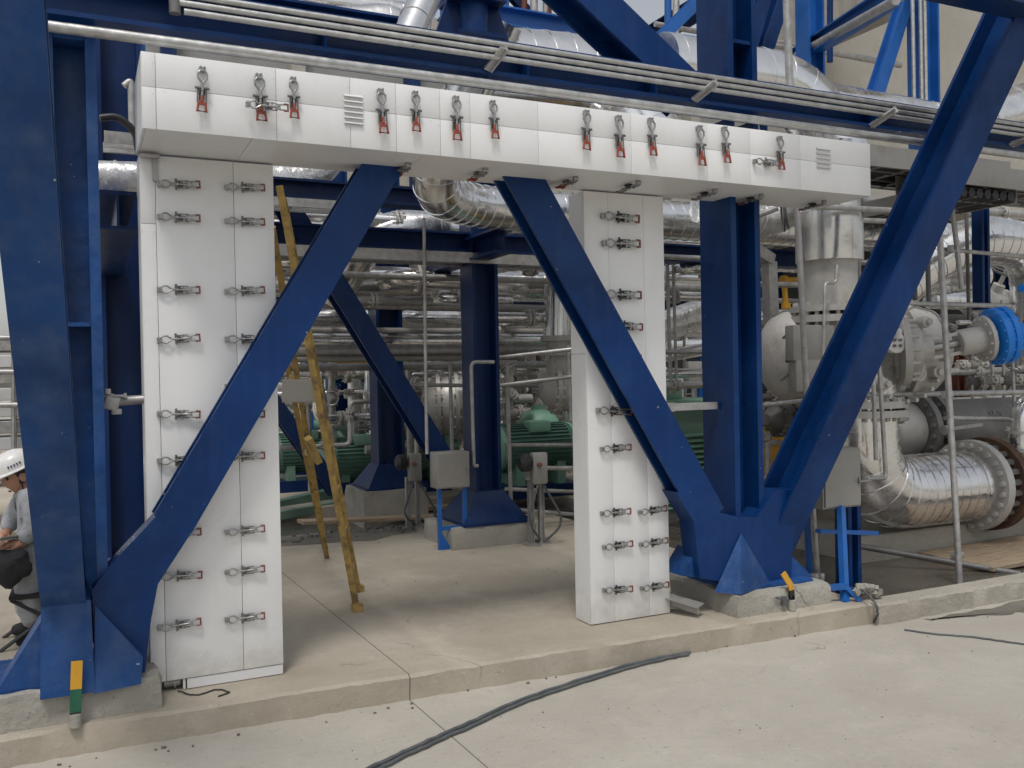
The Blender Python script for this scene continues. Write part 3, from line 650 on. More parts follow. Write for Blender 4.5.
a, c = xr(150, 361, 520, 9.7); P('thin pale blue pipe under the paired pipes', [a, c], .03, 'boxgrey', .3, 0, cat='pipe')
a, c = xr(480, 306, 760, 12.2); P('pipe run seen right of the middle column below the tray', [a, c], .15, 'foil', .3, .7)
a, c = xr(470, 342, 640, 10.9); P('plain silver pipe run right of the middle column at head height', [a, c], .10, 'clad', .3, 1.2)
P('upright polished pipe left of the narrow post', [at(559, 200, 8.9), at(557, 337, 8.9)], .155, 'clad_shiny', .3, .6)
P('thin bare pipe from tray down to the grey box', [at(424, 218, 7.9), at(425, 330, 7.9), at(427, 454, 7.9)], .016, 'galv', .2, 0, cat='pipe')
pipe('conduit', 'bent thin conduit on the middle column front', 'conduit', [at(494, 362, 7.93), at(471, 362, 7.93), at(474, 466, 7.93), at(478, 466, 7.93)], .018, 'galv', .06, 0)
a, c = xr(640, 240, 720, 9.8); P('silver pipe in the slit between narrow post and blue column, second from top', [a, c], .11, 'clad', .3, .6)
a, c = xr(630, 286, 720, 8.8); P('thin bare pipe crossing the slit beside the blue column', [a, c], .05, 'galv', .3, 0, cat='pipe')
P('crinkled fat pipe slanting up in the slit beside the blue column', [at(630, 338, 9.2), at(735, 302, 9.2)], .19, 'foil', .3, .5)
P('small dark pipe with a flange in the slit beside the blue column', [at(640, 360, 9.4), at(735, 344, 9.4)], .08, 'clad', .3, .4)
a, c = xr(655, 374, 760, 9.0); P('lowest silver pipe in the slit above the green cooler', [a, c], .06, 'clad', .3, .5)
tubeobj('scaffold_tube', 'thin upright tube just right of the narrow post', 'scaffold tube', [at(667, 262, 8.4), at(671, 395, 8.4)], .022)
tubeobj('scaffold_tube', 'second thin upright tube right of the narrow post', 'scaffold tube', [at(673, 262, 8.4), at(677, 395, 8.4)], .018)
# upper pipes
a, c = xr(470, 70, 640, 8.0)
P('very large ribbed duct elbow above the main beam', [a, at(612, 80, 8.0), at(668, 190, 7.6)], .42, 'clad_shiny', .95, .22, band_w=.03)
P('large duct right of the upper blue column bending down', [at(660, 66, 8.3), at(800, 86, 8.3), at(845, 170, 8.1)], .36, 'clad_shiny', .7, .3)
P('smaller duct running on to the concrete wall', [at(800, 94, 9.3), at(935, 118, 9.3)], .22, 'clad', .3, .7)
P('slanting silver pipe at the top edge left of the blue cylinder', [at(405, 45, 6.6), at(433, -20, 6.9)], .125, 'clad_shiny', .3, .6)
P('curved silver pipe at the top edge behind the slanting one', [at(300, 30, 7.4), at(395, 22, 7.4), at(420, 60, 7.4)], .16, 'clad', .3, .3)
t = thing('spring_support', 'blue cylinder pipe support on the main beam at top', 'pipe support', at(473, 36, 5.9))
z0 = at(473, 40, 5.9).z; cx = at(473, 36, 5.9).x
B().lathe((cx, 5.9, z0), UPZ, [(.11, 0), (.11, .34), (.10, .36)], 28).build('cylinder', 'blue', t)
B().bx((cx-.2, 5.75, z0+.24), (cx+.2, 6.05, z0+.27)).build('flange_plate', 'blue_deep', t, smooth=0)
B().bx((cx-.17, 5.72, z0-.03), (cx+.17, 6.08, z0-.003)).build('flange_plate', 'blue_deep', t, smooth=0)
for s in (-1, 1): B().extrude([(cx+s*.115, 5.89, z0), (cx+s*.33, 5.89, z0-.12), (cx+s*.2, 5.89, z0+.24), (cx+s*.115, 5.89, z0+.24)], (0, .025, 0)).build('gusset_plate', 'blue_deep', t, smooth=0)

# big ladder (yellow, splayed)
lb = fl(357, 611, 0); lb.z = 0
t = thing('step_ladder', 'tall worn yellow step ladder standing open beside the wide white post', 'ladder', lb)
top1 = at(281, 195, 5.75); top1 = top1+(top1-lb)*.02
def rail(p, q, w=.07, d=.026): return B().obox(p, q, d, w, Vector((1, -.3, 0)), .003)
rail(lb, top1, .044, .026).build('rail', 'ladder', t, smooth=0)
lb2 = lb+Vector((.17, .56, 0)); tp2 = top1+Vector((.10, .38, 0))
rail(lb2, tp2, .044, .026).build('rail', 'ladder', t, smooth=0)
for k in range(9):
    f = (k+.7)/9.4; B().obox(lb.lerp(top1, f), lb2.lerp(tp2, f), .03, .06, Vector((0, .4, 1))).build('tread', 'ladder', t, smooth=0)
r0, r1 = fl(327, 558, 0), at(293, 352, 6.75); rr_ = (r1-r0)
rail(r0, r1+rr_*.45, .042, .024).build('rear_rail', 'ladder', t, smooth=0)
q0, q1 = r0+Vector((.10, .5, 0)), r1+Vector((.02, .4, 0)); rail(q0, q1+(q1-q0)*.4, .042, .024).build('rear_rail', 'ladder', t, smooth=0)
for f in (.2, .55, .9): B().obox(r0.lerp(r1, f), q0.lerp(q1, f), .022, .045, UPZ).build('rear_bar', 'ladder', t, smooth=0)
B().obox(at(308, 438, 6.9), at(318, 462, 6.95), .05, .09, UPY).build('spreader', 'ladder', t, smooth=0)
for q in (lb, lb2): B().bx((q.x-.035, q.y-.045, -.001), (q.x+.035, q.y+.045, .05), .004).build('foot_shoe', 'ladder', t, smooth=0)
b = B().obox(at(282, 391, 6.35), at(317, 391, 6.35), .16, .012, UPY, .004); tag(b.build('white_plate', 'boxgrey', smooth=0), 'small pale drilled plate hung across the ladder legs', 'plate')

# grey junction box on blue stand
t = thing('junction_box', 'square grey junction box on a thin blue stand before the middle column', 'junction box', fl(452, 546))
yb = 7.85
p, q = at(437, 453, yb), at(470, 487, yb)
B().bx((p.x, yb, q.z), (q.x, yb+.2, p.z), .006).build('enclosure', 'boxgrey', t, smooth=30)
B().bx((p.x+.012, yb-.012, q.z+.012), (q.x-.012, yb-.001, p.z-.012), .003).build('door', 'boxgrey', t, smooth=0)
B().tube([(q.x-.05, yb-.018, q.z+.12), (q.x-.03, yb-.03, q.z+.2)], .008, 8).build('latch_handle', 'steel', t)
for xx in (p.x+.04, q.x-.03):
    B().bx((xx-.018, yb+.05, 0), (xx+.018, yb+.09, q.z-.001)).build('leg', 'blue_bright', t, smooth=0)
    B().extrude([(xx+.019, yb+.05, 0), (xx+.10, yb+.05, 0), (xx+.10, yb+.05, .012), (xx+.019, yb+.05, .15)], (0, .03, 0)).build('leg_gusset', 'blue_bright', t, smooth=0)
B().bx((p.x+.06, yb+.055, .18), (q.x-.05, yb+.085, .215)).build('stand_bar', 'blue_bright', t, smooth=0)
# start-stop stations
def station(label, px, py, Y, s=1.0):
    c = at(px, py, Y); t = thing('control_station', label, 'control station', (c.x, Y, .0))
    for dx in (-.055, .055): B().hbeam((c.x+dx, Y+.06, 0), (c.x+dx, Y+.06, c.z-.12), UPX, .05, .05, .008, .008).build('post', 'galv', t, smooth=0)
    B().bx((c.x-.13, Y, 0), (c.x+.13, Y+.14, .02)).build('foot_plate', 'galv', t, smooth=0)
    B().bx((c.x-.08*s, Y-.06, c.z-.16), (c.x+.08*s, Y+.03, c.z+.14), .02).build('housing', 'boxgrey', t, smooth=30)
    B().lathe((c.x-.02, Y-.06, c.z+.03), (0, -1, 0), [(.022, 0), (.022, .03), (.012, .035)], 16).build('push_button', 'darkred', t)
    B().lathe((c.x-.09, Y-.02, c.z+.05), (-1, 0, 0), [(.06, .0), (.085, .03), (.085, .09), (.05, .12)], 18).build('horn', 'black', t)
    B().tube(fillet([(c.x-.02, Y-.04, c.z-.15), (c.x-.17, Y-.1, c.z-.5), (c.x-.02, Y-.1, .05), (c.x+.02, Y+.2, .015)], .2), .012, 8).tube(fillet([(c.x+.03, Y-.03, c.z-.15), (c.x+.26, Y-.05, c.z-.55), (c.x+.02, Y+.02, c.z-.75)], .15), .012, 8).build('cable', 'rubber', t)
    return t
station('grey control station with black horn on twin posts beside the narrow post', 538, 467, 7.65)
station('grey control station on twin posts left of the blue stand', 414, 466, 9.2, .9)

# ---- rotating machines
def motor(label, c, axis, r, L, mat='green_dk', shade='green', base=True, box=True):
    c = Vector(c); a = Vector(axis).normalized(); t = thing('pump_motor', label, 'motor', (c.x, c.y, .02))
    b = B(); b.lathe(c-a*L/2, a, [(r*.97, 0), (r, .03), (r, L-.03), (r*.97, L)], 36)
    _, u, v = ortho(a, UPZ)
    for k in range(36):
        d = u*math.cos(k*PI/18)+v*math.sin(k*PI/18); b.obox(c-a*L*.44+d*r, c+a*L*.44+d*r, .012, .05, d)
    b.build('finned_body', mat, t, smooth=20)
    for s in (-1, 1): B().lathe(c+a*s*L/2, a*s, [(r*1.05, 0), (r*1.05, .05), (r*.8, .12), (r*.25, .15), (r*.2, .3 if s > 0 else .16)], 32).build('end_shield', shade, t)
    if box: B().box(c+Vector((0, -r*.5, r*.95)), (L*.3, r*.8, r*.5), None, .015).build('terminal_box', shade, t, smooth=30)
    if base:
        B().bx((c.x-L*.55, c.y-r*1.1, .02), (c.x+L*.6, c.y+r*1.1, .18)).build('base_frame', 'blue_deep', t, smooth=0)
        for s in (-.3, .3): B().bx((c.x+L*s-.06, c.y-r*.9, .18), (c.x+L*s+.06, c.y+r*.9, c.z-r*.6)).build('foot', shade, t, smooth=0)
    return t
motor('dark green finned motor on a blue base behind the ladder', at(360, 459, 12.6), (1, .05, 0), .30, .95)
motor('pale green motor half hidden by the farther column', at(415, 448, 12.2), (1, 0, 0), .30, .7, 'green', 'green_lt')
motor('green motor right of the middle column under the pale green dome', at(532, 447, 10.8), (1, 0, 0), .30, 1.0, 'green_dk', 'green_lt')
motor('green pump motor far back at left near the wide post', at(306, 452, 13.2), (1, 0, 0), .27, .9)
motor('teal green machine far left seen between wide post and ladder rail', at(300, 470, 15.5), (1, 0, 0), .36, 1.2, 'green', 'green_lt')
c = at(538, 412, 11.2); tag(B().lathe((c.x, c.y, c.z-.2), UPZ, [(.05, -.4), (.30, -.35), (.30, .05), (.24, .17), (.10, .24), (.10, .3)], 28).build('dome_vessel', 'green_lt'), 'pale green domed housing right of the middle column', 'vessel')
def valve(label, c, axis, r, L, mat='grey', n=3):
    c = Vector(c); a = Vector(axis).normalized(); t = thing('valve', label, 'valve', (c.x, c.y, c.z-r))
    B().lathe(c-a*L/2, a, [(r*.35, -.06), (r*.7, 0), (r*.93, L*.14), (r, L*.35), (r, L*.65), (r*.93, L*.86), (r*.7, L), (r*.35, L+.06)], 36).build('body', mat, t)
    for k in range(n):
        p = c+a*L*(-.32+.64*k/(n-1)); B().lathe(p-a*.025, a, [(r*1.12, 0), (r*1.12, .05)], 36).bolts(p, a, r*1.06, 18, .016, .09).build('flange', mat, t)
    B().box(c+Vector((0, -r*.98, r*.2)), (L*.3, .08, r*.6), None, .01).build('cover_plate', mat, t, smooth=30)
    return t
valve('round grey valve behind the left of the middle column', at(455, 405, 11.0), (1, -.3, 0), .40, .75)
valve('grey flanged valve body hanging beside the narrow post', at(572, 388, 8.9), (1, -.25, 0), .26, .62)
c = at(560, 336, 8.9); tag(B().lathe((c.x, c.y, c.z-.42), UPZ, [(.16, 0), (.16, .2), (.22, .2), (.22, .25), (.16, .25), (.16, .36), (.22, .36), (.22, .42)], 28).bolts((c.x, c.y, c.z-.2), UPZ, .19, 12, .014, .12).build('flanged_spool', 'grey'), 'short flanged spool between upright pipe and grey valve', 'pipe spool')
# scaffold tubes across the opening
for lab, p, q in (('scaffold tube at chest height from the middle column to the narrow post', at(487, 387, 8.6), at(578, 376, 8.35)),
                  ('sloping scaffold tube meeting the narrow post at eye height', at(487, 359, 8.6), at(574, 349, 8.2)),
                  ('scaffold tube at waist height behind the control station', at(505, 445, 8.9), at(580, 445, 8.9)),
                  ('lower scaffold tube behind the control station', at(505, 489, 9.0), at(580, 492, 9.0)),
                  ('upright scaffold tube right of the middle column', at(507, 365, 8.7), at(511, 505, 8.7)),
                  ('upright scaffold tube against the narrow post side', at(568, 345, 8.5), at(571, 420, 8.5)),
                  ('long level scaffold tube behind the middle column', at(400, 385, 9.6), at(560, 386, 9.6)),
                  ('knee high scaffold tube near the narrow post', at(520, 510, 8.7), at(580, 515, 8.7)),
                  ('waist high bar with black sleeve near the post', at(540, 468, 8.2), at(580, 468, 8.2)),
                  ('upright galvanized tube behind the left control station', at(416, 430, 9.5), at(418, 515, 9.5)),
                  ('upright galvanized tube left of the middle column', at(450, 362, 9.9), at(452, 450, 9.9))): tubeobj('scaffold_tube', lab, 'scaffold tube', [p, q], .022)
# debris beyond the slab
def plank(label, p, q, w, h, mat='wood'): return tag(B().obox(p, q, w, h, UPZ, .002).build('plank', mat, smooth=0), label, 'plank')
plank('green painted channel lying behind the ladder, upper one', at(275, 506, 11.6), at(335, 492, 12.0), .16, .12, 'green_dk')
plank('green painted channel lying behind the ladder, lower one', at(275, 516, 11.2), at(345, 503, 11.5), .14, .10, 'green')
plank('pale board across the wet strip behind the ladder', at(300, 522, 9.95), at(440, 516, 10.1), .22, .035)
plank('long brown board at the edge of the wet strip', at(395, 510, 11.1), at(455, 506, 11.2), .2, .05)
tag(B().obox(at(345, 507, 11.3), at(361, 505, 11.3), .32, .22, UPZ, .02).build('cardboard_box', 'wood', smooth=0), 'small brown carton behind the ladder foot', 'carton')
b = B(); c = at(437, 536, 8.6)
b.lathe((c.x, c.y, .0), UPZ, [(.10, 0), (.12, .04), (.09, .09), (.03, .12)], 9); tag(b.build('plastic_bag', 'plastic', smooth=60), 'crumpled white plastic bag by the blue stand', 'bag')
rr = random.Random(4); b = B()
for k in range(300):
    if k >= 230: x, y, z, s = rr.uniform(-1, 7), rr.uniform(2.4, 4.5), -.14, rr.uniform(.002, .005)
    elif k < 120: x, y, z, s = rr.uniform(.3, 3.4), rr.uniform(9.0, 9.42), 0, rr.uniform(.006, .035)
    elif k < 170: x, y, z, s = rr.uniform(-.5, 4.8), rr.uniform(4.55, 4.68), -.14, rr.uniform(.003, .012)
    elif k < 215: x, y, z, s = rr.uniform(.2, 4), rr.uniform(5.3, 8.8), 0, rr.uniform(.002, .006)
    else: x, y, z, s = rr.uniform(1, 6), rr.uniform(2.6, 4.4), -.14, rr.uniform(.002, .006)
    b.box((x, y, z+s*.4), (s*rr.uniform(.8, 2), s*rr.uniform(.8, 1.6), s), Matrix.Rotation(rr.uniform(0, 3), 3, 'Z') @ Matrix.Rotation(rr.uniform(-.4, .4), 3, 'X'))
tag(b.build('rubble', 'grey_dk', smooth=0), None, None, None, 'stuff')['label'] = 'small dark chips and grit scattered on the concrete'

# cables on the ground
def cable(label, pts, r, mat='rubber', n=8, amp=.006):
    rr = random.Random(len(label)); out = []
    pts = [Vector(p) for p in pts]
    for i in range(len(pts)-1):
        p0, p1, p2, p3 = pts[max(i-1, 0)], pts[i], pts[i+1], pts[min(i+2, len(pts)-1)]
        for k in range(8):
            t = k/8; out.append(.5*((2*p1)+(p2-p0)*t+(2*p0-5*p1+4*p2-p3)*t*t+(3*p1-p0-3*p2+p3)*t**3)+Vector((rr.uniform(-amp, amp), rr.uniform(-amp, amp), 0)))
    out.append(pts[-1]); return tag(B().tube(out, r, n).build('cable', mat, smooth=60), label, 'cable')
def yd(px, py, h=.014): return fl(px, py, -.14+h)
cable('thick grey cable of the pair lying across the yard, upper one', [yd(690, 652), yd(640, 662), yd(592, 676), yd(520, 700), yd(462, 726), yd(412, 748), yd(376, 765), yd(330, 790), yd(260, 850)], .010)
cable('second grey cable of the pair lying across the yard, lower one', [yd(688, 654), yd(640, 664.5), yd(591, 679), yd(521, 703), yd(464, 729), yd(415, 751), yd(380, 768), yd(335, 793), yd(275, 860)], .0085, 'rubber')
cable('thin dark cable creeping over the yard at lower right', [yd(905, 630, .006), yd(935, 634, .006), yd(972, 637, .006), yd(1024, 644, .006), yd(1100, 652, .006)], .007)
cable('thin grey cable hanging over the kerb corner beside the blue stand', [at(852, 588, 4.75), at(862, 590, 4.6), at(873, 600, 4.49), at(878, 613, 4.47), yd(874, 622, .008)], .008)
cable('thin black wire curled below the wide post', [(.42, 5.0, .01), (.50, 4.9, .006), (.60, 4.93, .006), (.66, 4.86, .006), (.60, 4.82, .006)], .004, 'black', 6)
# ================================================================== RIGHT SIDE: PIPEWORK OVER THE PIT
def flange(b, c, axis, r, th, nb=20, br=.018): c = Vector(c); b.lathe(c-Vector(axis).normalized()*th/2, axis, [(r, 0), (r, th)], 40); b.bolts(c, axis, r*.88, nb, br, th+.07); return b
vx, vy = at(829, 240, 6.0).x, 6.0
t = thing('vertical_duct', 'polished upright duct with flanges behind the long brace', 'duct', (vx, vy, at(829, 320, 6).z))
zA, zB, zC, zD = at(829, 262, 6).z, at(829, 306, 6).z, at(829, 318, 6).z, at(829, 335, 6).z
b = B().lathe((vx, vy, zA), UPZ, [(.285, 0), (.287, .01), (.287, 1.02)], 48)
for z in (.42, .9): b.lathe((vx, vy, zA+z), UPZ, [(.287, 0), (.294, .003), (.294, .03), (.287, .033)], 48)
b.build('cladding', 'clad_shiny', t)
B().lathe((vx, vy, zB), UPZ, [(.235, 0), (.235, zA-zB+.02)], 40).build('neck', 'grey', t)
flange(flange(B(), (vx, vy, zB-.03), UPZ, .34, .055, 22), (vx, vy, zB-.12), UPZ, .35, .06, 22).build('flange', 'grey', t)
B().lathe((vx, vy, zD-.1), UPZ, [(.26, 0), (.23, .05), (.23, zB-zD)], 36).build('lower_neck', 'grey', t)
pipe('sensing_line', 'thin bent sensing line on the polished duct neck', 'sensing line', [at(837, 265, 5.72), at(836, 283, 5.70), at(825, 283, 5.70), at(823, 365, 5.6)], .013, 'galv', .04, 0)
# big butterfly valve body
c0, c1 = at(765, 357, 6.35), at(937, 352, 5.95); ax = (c1-c0).normalized(); L = (c1-c0).length
t = thing('control_valve', 'big grey control valve with bolted covers in the middle of the pipework', 'valve', (c0+c1)/2-Vector((0, 0, .48)))
B().lathe(c0, ax, [(.10, 0), (.25, .03), (.36, .12), (.42, .25), (.44, .45), (.44, L*.55), (.46, L*.6), (.46, L*.78), (.40, L*.9), (.30, L*.97), (.12, L)], 44).build('body', 'grey', t)
b = B()
flange(b, c0+ax*L*.62, ax, .52, .06, 26); flange(b, c0+ax*L*.70, ax, .52, .05, 26); b.build('body_flange', 'grey', t)
cv = at(914, 350, 5.60); dirv = Vector((.75, -.62, .05))
b = B().lathe(cv-dirv*.12, dirv, [(.30, 0), (.30, .06), (.20, .07), (.19, .16), (.12, .17), (.12, .26)], 32).bolts(cv-dirv*.04, dirv, .26, 14, .018, .09); b.build('bonnet', 'grey', t)
for px, py, w, h in ((810, 343, .42, .30), (812, 375, .40, .28)): 
    q = at(px, py, 5.83); B().box(q, (w, .12, h), Matrix.Rotation(-.12, 3, 'Z'), .012).build('insulation_box', 'boxgrey', t, smooth=30)
q = at(895, 343, 5.52); B().lathe(q, (-.35, -1, 0), [(.085, -.05), (.085, .03), (.06, .035)], 24).build('gauge', 'white_edge', t)
for k in range(4):
    B().lathe(q+Vector((-.012, -.034, 0))+Vector((math.cos(k*PI/2+.78)*.035, -math.cos(k*PI/2+.78)*.012, math.sin(k*PI/2+.78)*.035)), (-.35, -1, 0), [(.014, 0), (.014, .012)], 10).build('gauge_screw', 'grey_dk', t)
q = at(920, 374, 5.62); B().tube(ringpts(q, (.1, 1, .1), .055, 16), .018, 8, closed=True).build('lifting_lug', 'grey', t)
b = B()
for k in range(13):
    a_ = PI*(1.05+.9*k/12); b.lathe(at(905, 352, 5.62)+Vector((math.cos(a_)*.43, math.cos(a_)*-.03, math.sin(a_)*.43)), (0, -1, 0), [(.022, -.06), (.022, .03)], 6)
b.build('cover_bolts', 'grey', t, smooth=0)
for k in range(3):
    p = c0+ax*(.10+.11*k); rr0 = (.30, .40, .43)[k]; B().lathe(p, ax, [(rr0, 0), (rr0+.02, .004), (rr0+.02, .03), (rr0, .034)], 44).build('strap_band', 'galv', t)
for k, (px, py) in enumerate(((783, 338), (786, 362), (781, 380))): B().obox(at(px, py, 5.92), at(px+9, py-7, 5.9), .02, .02, UPY).build('buckle', 'grey_dk', t, smooth=0)
for px, py in ((888, 316), (925, 322), (936, 372), (884, 384)):
    q = at(px, py, 5.58); B().lathe(q, (0, -1, 0), [(.05, -.06), (.05, .02), (.03, .03), (.03, .06)], 14).build('port_boss', 'grey', t)
B().box(at(900, 334, 5.50), (.14, .03, .09), Matrix.Rotation(.5, 3, 'Z'), .004).build('name_plate', 'plastic', t, smooth=0)
B().tube(fillet([at(900, 318, 5.5), at(912, 306, 5.45), at(936, 312, 5.45), at(946, 330, 5.35)], .08), .010, 8).build('impulse_line', 'galv', t)
q = at(868, 404, 6.0); fb = flange(flange(B(), Vector((at(858, 430, 6.0).x, 6.0, at(858, 404, 6.0).z)), UPZ, .42, .06, 24, .022), Vector((at(858, 430, 6.0).x, 6.0, at(858, 404, 6.0).z-.08)), UPZ, .42, .06, 24, .022); fb.build('outlet_flange', 'grey', t)
# stem and blue actuator
s0, s1 = cv+dirv*.1, at(1003, 335, 5.25)
t = thing('actuator', 'bright blue disc actuator on a grey stem at the right picture edge', 'actuator', s1-Vector((0, 0, .3)))
d = (s1-s0).normalized(); LL = (s1-s0).length
B().tube([s0, s0+d*LL*.45], .035, 12).build('stem', 'steel', t)
b = B()
for s in (-1, 1):
    off = Vector((0, 0, s*.085)); b.obox(s0+off, s0+d*LL*.5+off, .05, .03, UPZ)
b.build('yoke', 'grey', t, smooth=0)
b = B().lathe(s0+d*LL*.42, d, [(.10, 0), (.115, .02), (.115, LL*.3), (.20, LL*.31), (.20, LL*.36)], 28).bolts(s0+d*LL*.75, d, .17, 12, .013, .07); b.build('adapter', 'grey', t)
b = B().lathe(s0+d*LL*.82, d, [(.12, 0), (.235, .02), (.25, .03), (.25, .075), (.235, .08), (.235, .10), (.25, .105), (.25, .15), (.19, .19), (.10, .21), (.10, .24)], 36).bolts(s0+d*(LL*.82+.09), d, .232, 16, .014, .16)
e = s0+d*(LL*.82+.22); b.tube([e, e+d*.5], .075, 20); b.build('diaphragm_case', 'blue_act', t)
B().lathe(e+d*.12, d, [(.10, 0), (.10, .05)], 20).tube([e+d*.3+Vector((0, 0, -.12)), e+d*.3+Vector((0, 0, .42))], .045, 14).tube([e+d*.3+Vector((-.32, .02, .33)), e+d*.3+Vector((.3, -.02, .33))], .035, 12).build('cylinder', 'blue_act', t)

# lower elbow pipe with flanges
zc = at(1000, 482, 6.0).z; xe = at(858, 430, 6.0).x
t0 = at(853, 405, 6.0)
pipe('elbow_pipe', 'large ribbed silver elbow pipe turning from vertical to the right', 'insulated pipe', [Vector((xe, 6.0, t0.z+.5)), Vector((xe, 6.0, zc)), Vector((at(962, 482, 6).x, 6.0, zc))], .335, 'clad', .62, .11, 44, band_w=.014)
fx = at(962, 482, 6).x
t = thing('pipe_flange', 'big bolted steel flange at the end of the silver elbow pipe', 'flange', (fx, 6, zc-.4))
B().lathe((fx-.04, 6, zc), UPX, [(.34, 0), (.345, .05), (.30, .06), (.30, .22)], 44).build('collar', 'clad', t)
flange(B(), (fx+.12, 6, zc), UPX, .44, .09, 24, .026).build('ring', 'grey', t)
t = thing('pipe_flange', 'rust brown bolted flange facing the steel one at right', 'flange', (fx+.3, 6, zc-.4))
B().lathe((fx+.30, 6, zc), UPX, [(.455, 0), (.455, .10), (.33, .11), (.33, .8)], 44).build('ring', 'rust', t)
B().bolts((fx+.27, 6, zc), UPX, .385, 24, .032, .16).build('studs', 'grey_dk', t)
# second pipe behind
z2 = at(930, 428, 6.9).z
pipe('insulated_pipe', 'grey pipe behind the silver elbow at waist height', 'insulated pipe', [(at(850, 428, 6.9).x, 6.9, z2), (at(905, 428, 6.9).x, 6.9, z2)], .30, 'grey', .3, 0)
t = thing('pipe_flange', 'dark bolted flange pair behind the silver elbow', 'flange', at(915, 428, 6.9)-Vector((0, 0, .42)))
xx = at(908, 428, 6.9).x
flange(flange(B(), (xx, 6.9, z2), UPX, .42, .08, 20, .024), (xx+.2, 6.9, z2), UPX, .42, .09, 20, .024).lathe((xx+.25, 6.9, z2), UPX, [(.30, 0), (.30, 1.6)], 32).build('ring_pair', 'grey_dk', t)
b = B().obox((xx+.02, 6.44, z2+.02), (xx+.5, 6.40, z2+.05), .03, .03, UPZ).lathe((xx-.02, 6.44, z2+.01), UPX, [(.05, 0), (.05, .05)], 12); b.build('tie_rod', 'galv', t)
# top right big elbow
P('large silver elbow pipe with cladding segments at the right edge', [at(872, 308, 7.5), at(925, 262, 7.35), at(975, 238, 7.2), at(1034, 246, 7.2), at(1040, 400, 7.2)], .28, 'clad_shiny', .7, .14, band_w=.014)
P('lower bright pipe stub bending behind the long brace', [at(850, 330, 7.6), at(905, 285, 7.6), at(980, 276, 7.8)], .17, 'clad_shiny', .4, .2)
P('silver duct at the right edge above the trays', [at(960, 128, 6.9), at(1080, 92, 6.7)], .30, 'clad', .3, .5)
P('small silver elbow with flanges near the right edge', [at(1050, 402, 5.8), at(1022, 404, 5.8), at(1022, 452, 5.8)], .105, 'clad_shiny', .18, .09)
b = B(); q = at(1022, 432, 5.8); flange(flange(B(), q, UPZ, .15, .03, 8, .012), q-Vector((0, 0, .16)), UPZ, .15, .03, 8, .012); bb = flange(B(), q, UPZ, .15, .03, 8, .012); bb = flange(bb, q-Vector((0, 0, .17)), UPZ, .17, .035, 8, .012); bb.lathe(q-Vector((0, 0, .5)), UPZ, [(.07, 0), (.07, .34)], 20); tag(bb.build('flanged_spool', 'grey'), 'small flanged spool under the little elbow at the right edge', 'pipe spool')
# uprights and braces
column('slim navy post under the grey trays near the right edge', at(981, 260, 6.4).x, 6.4, .12, .12, at(984, 310, 6.4).z, at(975, 186, 6.4).z, .05, None, 'blue', False)
column('thick blue pipe stand leg behind the small grey cabinet', at(848, 540, 5.2).x, 5.2, .13, .14, -.136, at(848, 500, 5.2).z, .03, None, 'blue', False)
column('dull red painted post beyond the scaffold upright', at(956, 380, 7.6).x, 7.6, .16, .16, -.1, at(956, 345, 7.6).z, .03, None, 'redox', False)
# grey cabinet on bright blue stand
t = thing('instrument_cabinet', 'small grey cabinet on bright blue stand beside the right plinth', 'cabinet', fl(845, 603))
p, q = at(822, 450, 5.0), at(861, 506, 5.0)
B().bx((p.x, 5.0, q.z), (q.x, 5.28, p.z), .006).build('enclosure', 'boxgrey', t, smooth=30)
B().bx((p.x+.014, 4.985, q.z+.014), (q.x-.014, 4.9985, p.z-.014), .003).build('door', 'boxgrey', t, smooth=0)
B().tube([(q.x-.05, 4.97, q.z+.19), (q.x+.06, 4.96, q.z+.19)], .010, 8).tube([(q.x-.03, 4.985, q.z+.17), (q.x-.03, 4.985, q.z+.22)], .012, 8).build('handle', 'steel', t)
z_ = q.z
B().obox(at(845, 603, 4.68), at(841, 507, 4.98), .045, .045, UPY).build('post', 'blue_bright', t, smooth=0)
B().obox(at(810, 580, 5.30), at(806, 503, 5.2), .035, .035, UPY).build('post', 'blue_bright', t, smooth=0)
B().obox(at(826, 588, 4.72), at(846, 586, 4.68), .03, .04, UPZ).obox(at(846, 586, 4.68), at(860, 601, 4.63), .03, .03, UPZ).obox(at(818, 531, 5.0), at(876, 533, 5.1), .05, .03, UPZ).build('stand_bar', 'blue_bright', t, smooth=0)
tubeobj('conduit', 'bare conduit between the cabinet posts', 'conduit', [at(813, 505, 5.15), at(818, 578, 5.2)], .02)
b = B(); rr = random.Random(3)
for k in range(14): b.box(at(866+rr.uniform(-10, 14), 590+rr.uniform(-4, 4), 4.63), (rr.uniform(.02, .06), rr.uniform(.02, .05), rr.uniform(.015, .04)), Matrix.Rotation(rr.uniform(0, 3), 3, 'Z') @ Matrix.Rotation(rr.uniform(0, 1), 3, 'X'))
tag(b.build('mortar_crumbs', 'plinth', smooth=0), 'pale broken mortar crumbs heaped on the kerb corner', 'rubble', None, 'stuff')
pipe('sensing_line', 'twin bare line dropping beside the cabinet, left leg', 'sensing line', [at(873, 368, 5.4), at(876, 460, 5.4)], .018, 'galv', .04, 0)
pipe('sensing_line', 'twin bare line dropping beside the cabinet, hooked right leg', 'sensing line', [at(879, 362, 5.4), at(886, 478, 5.4), at(866, 479, 5.3)], .018, 'galv', .05, 0)
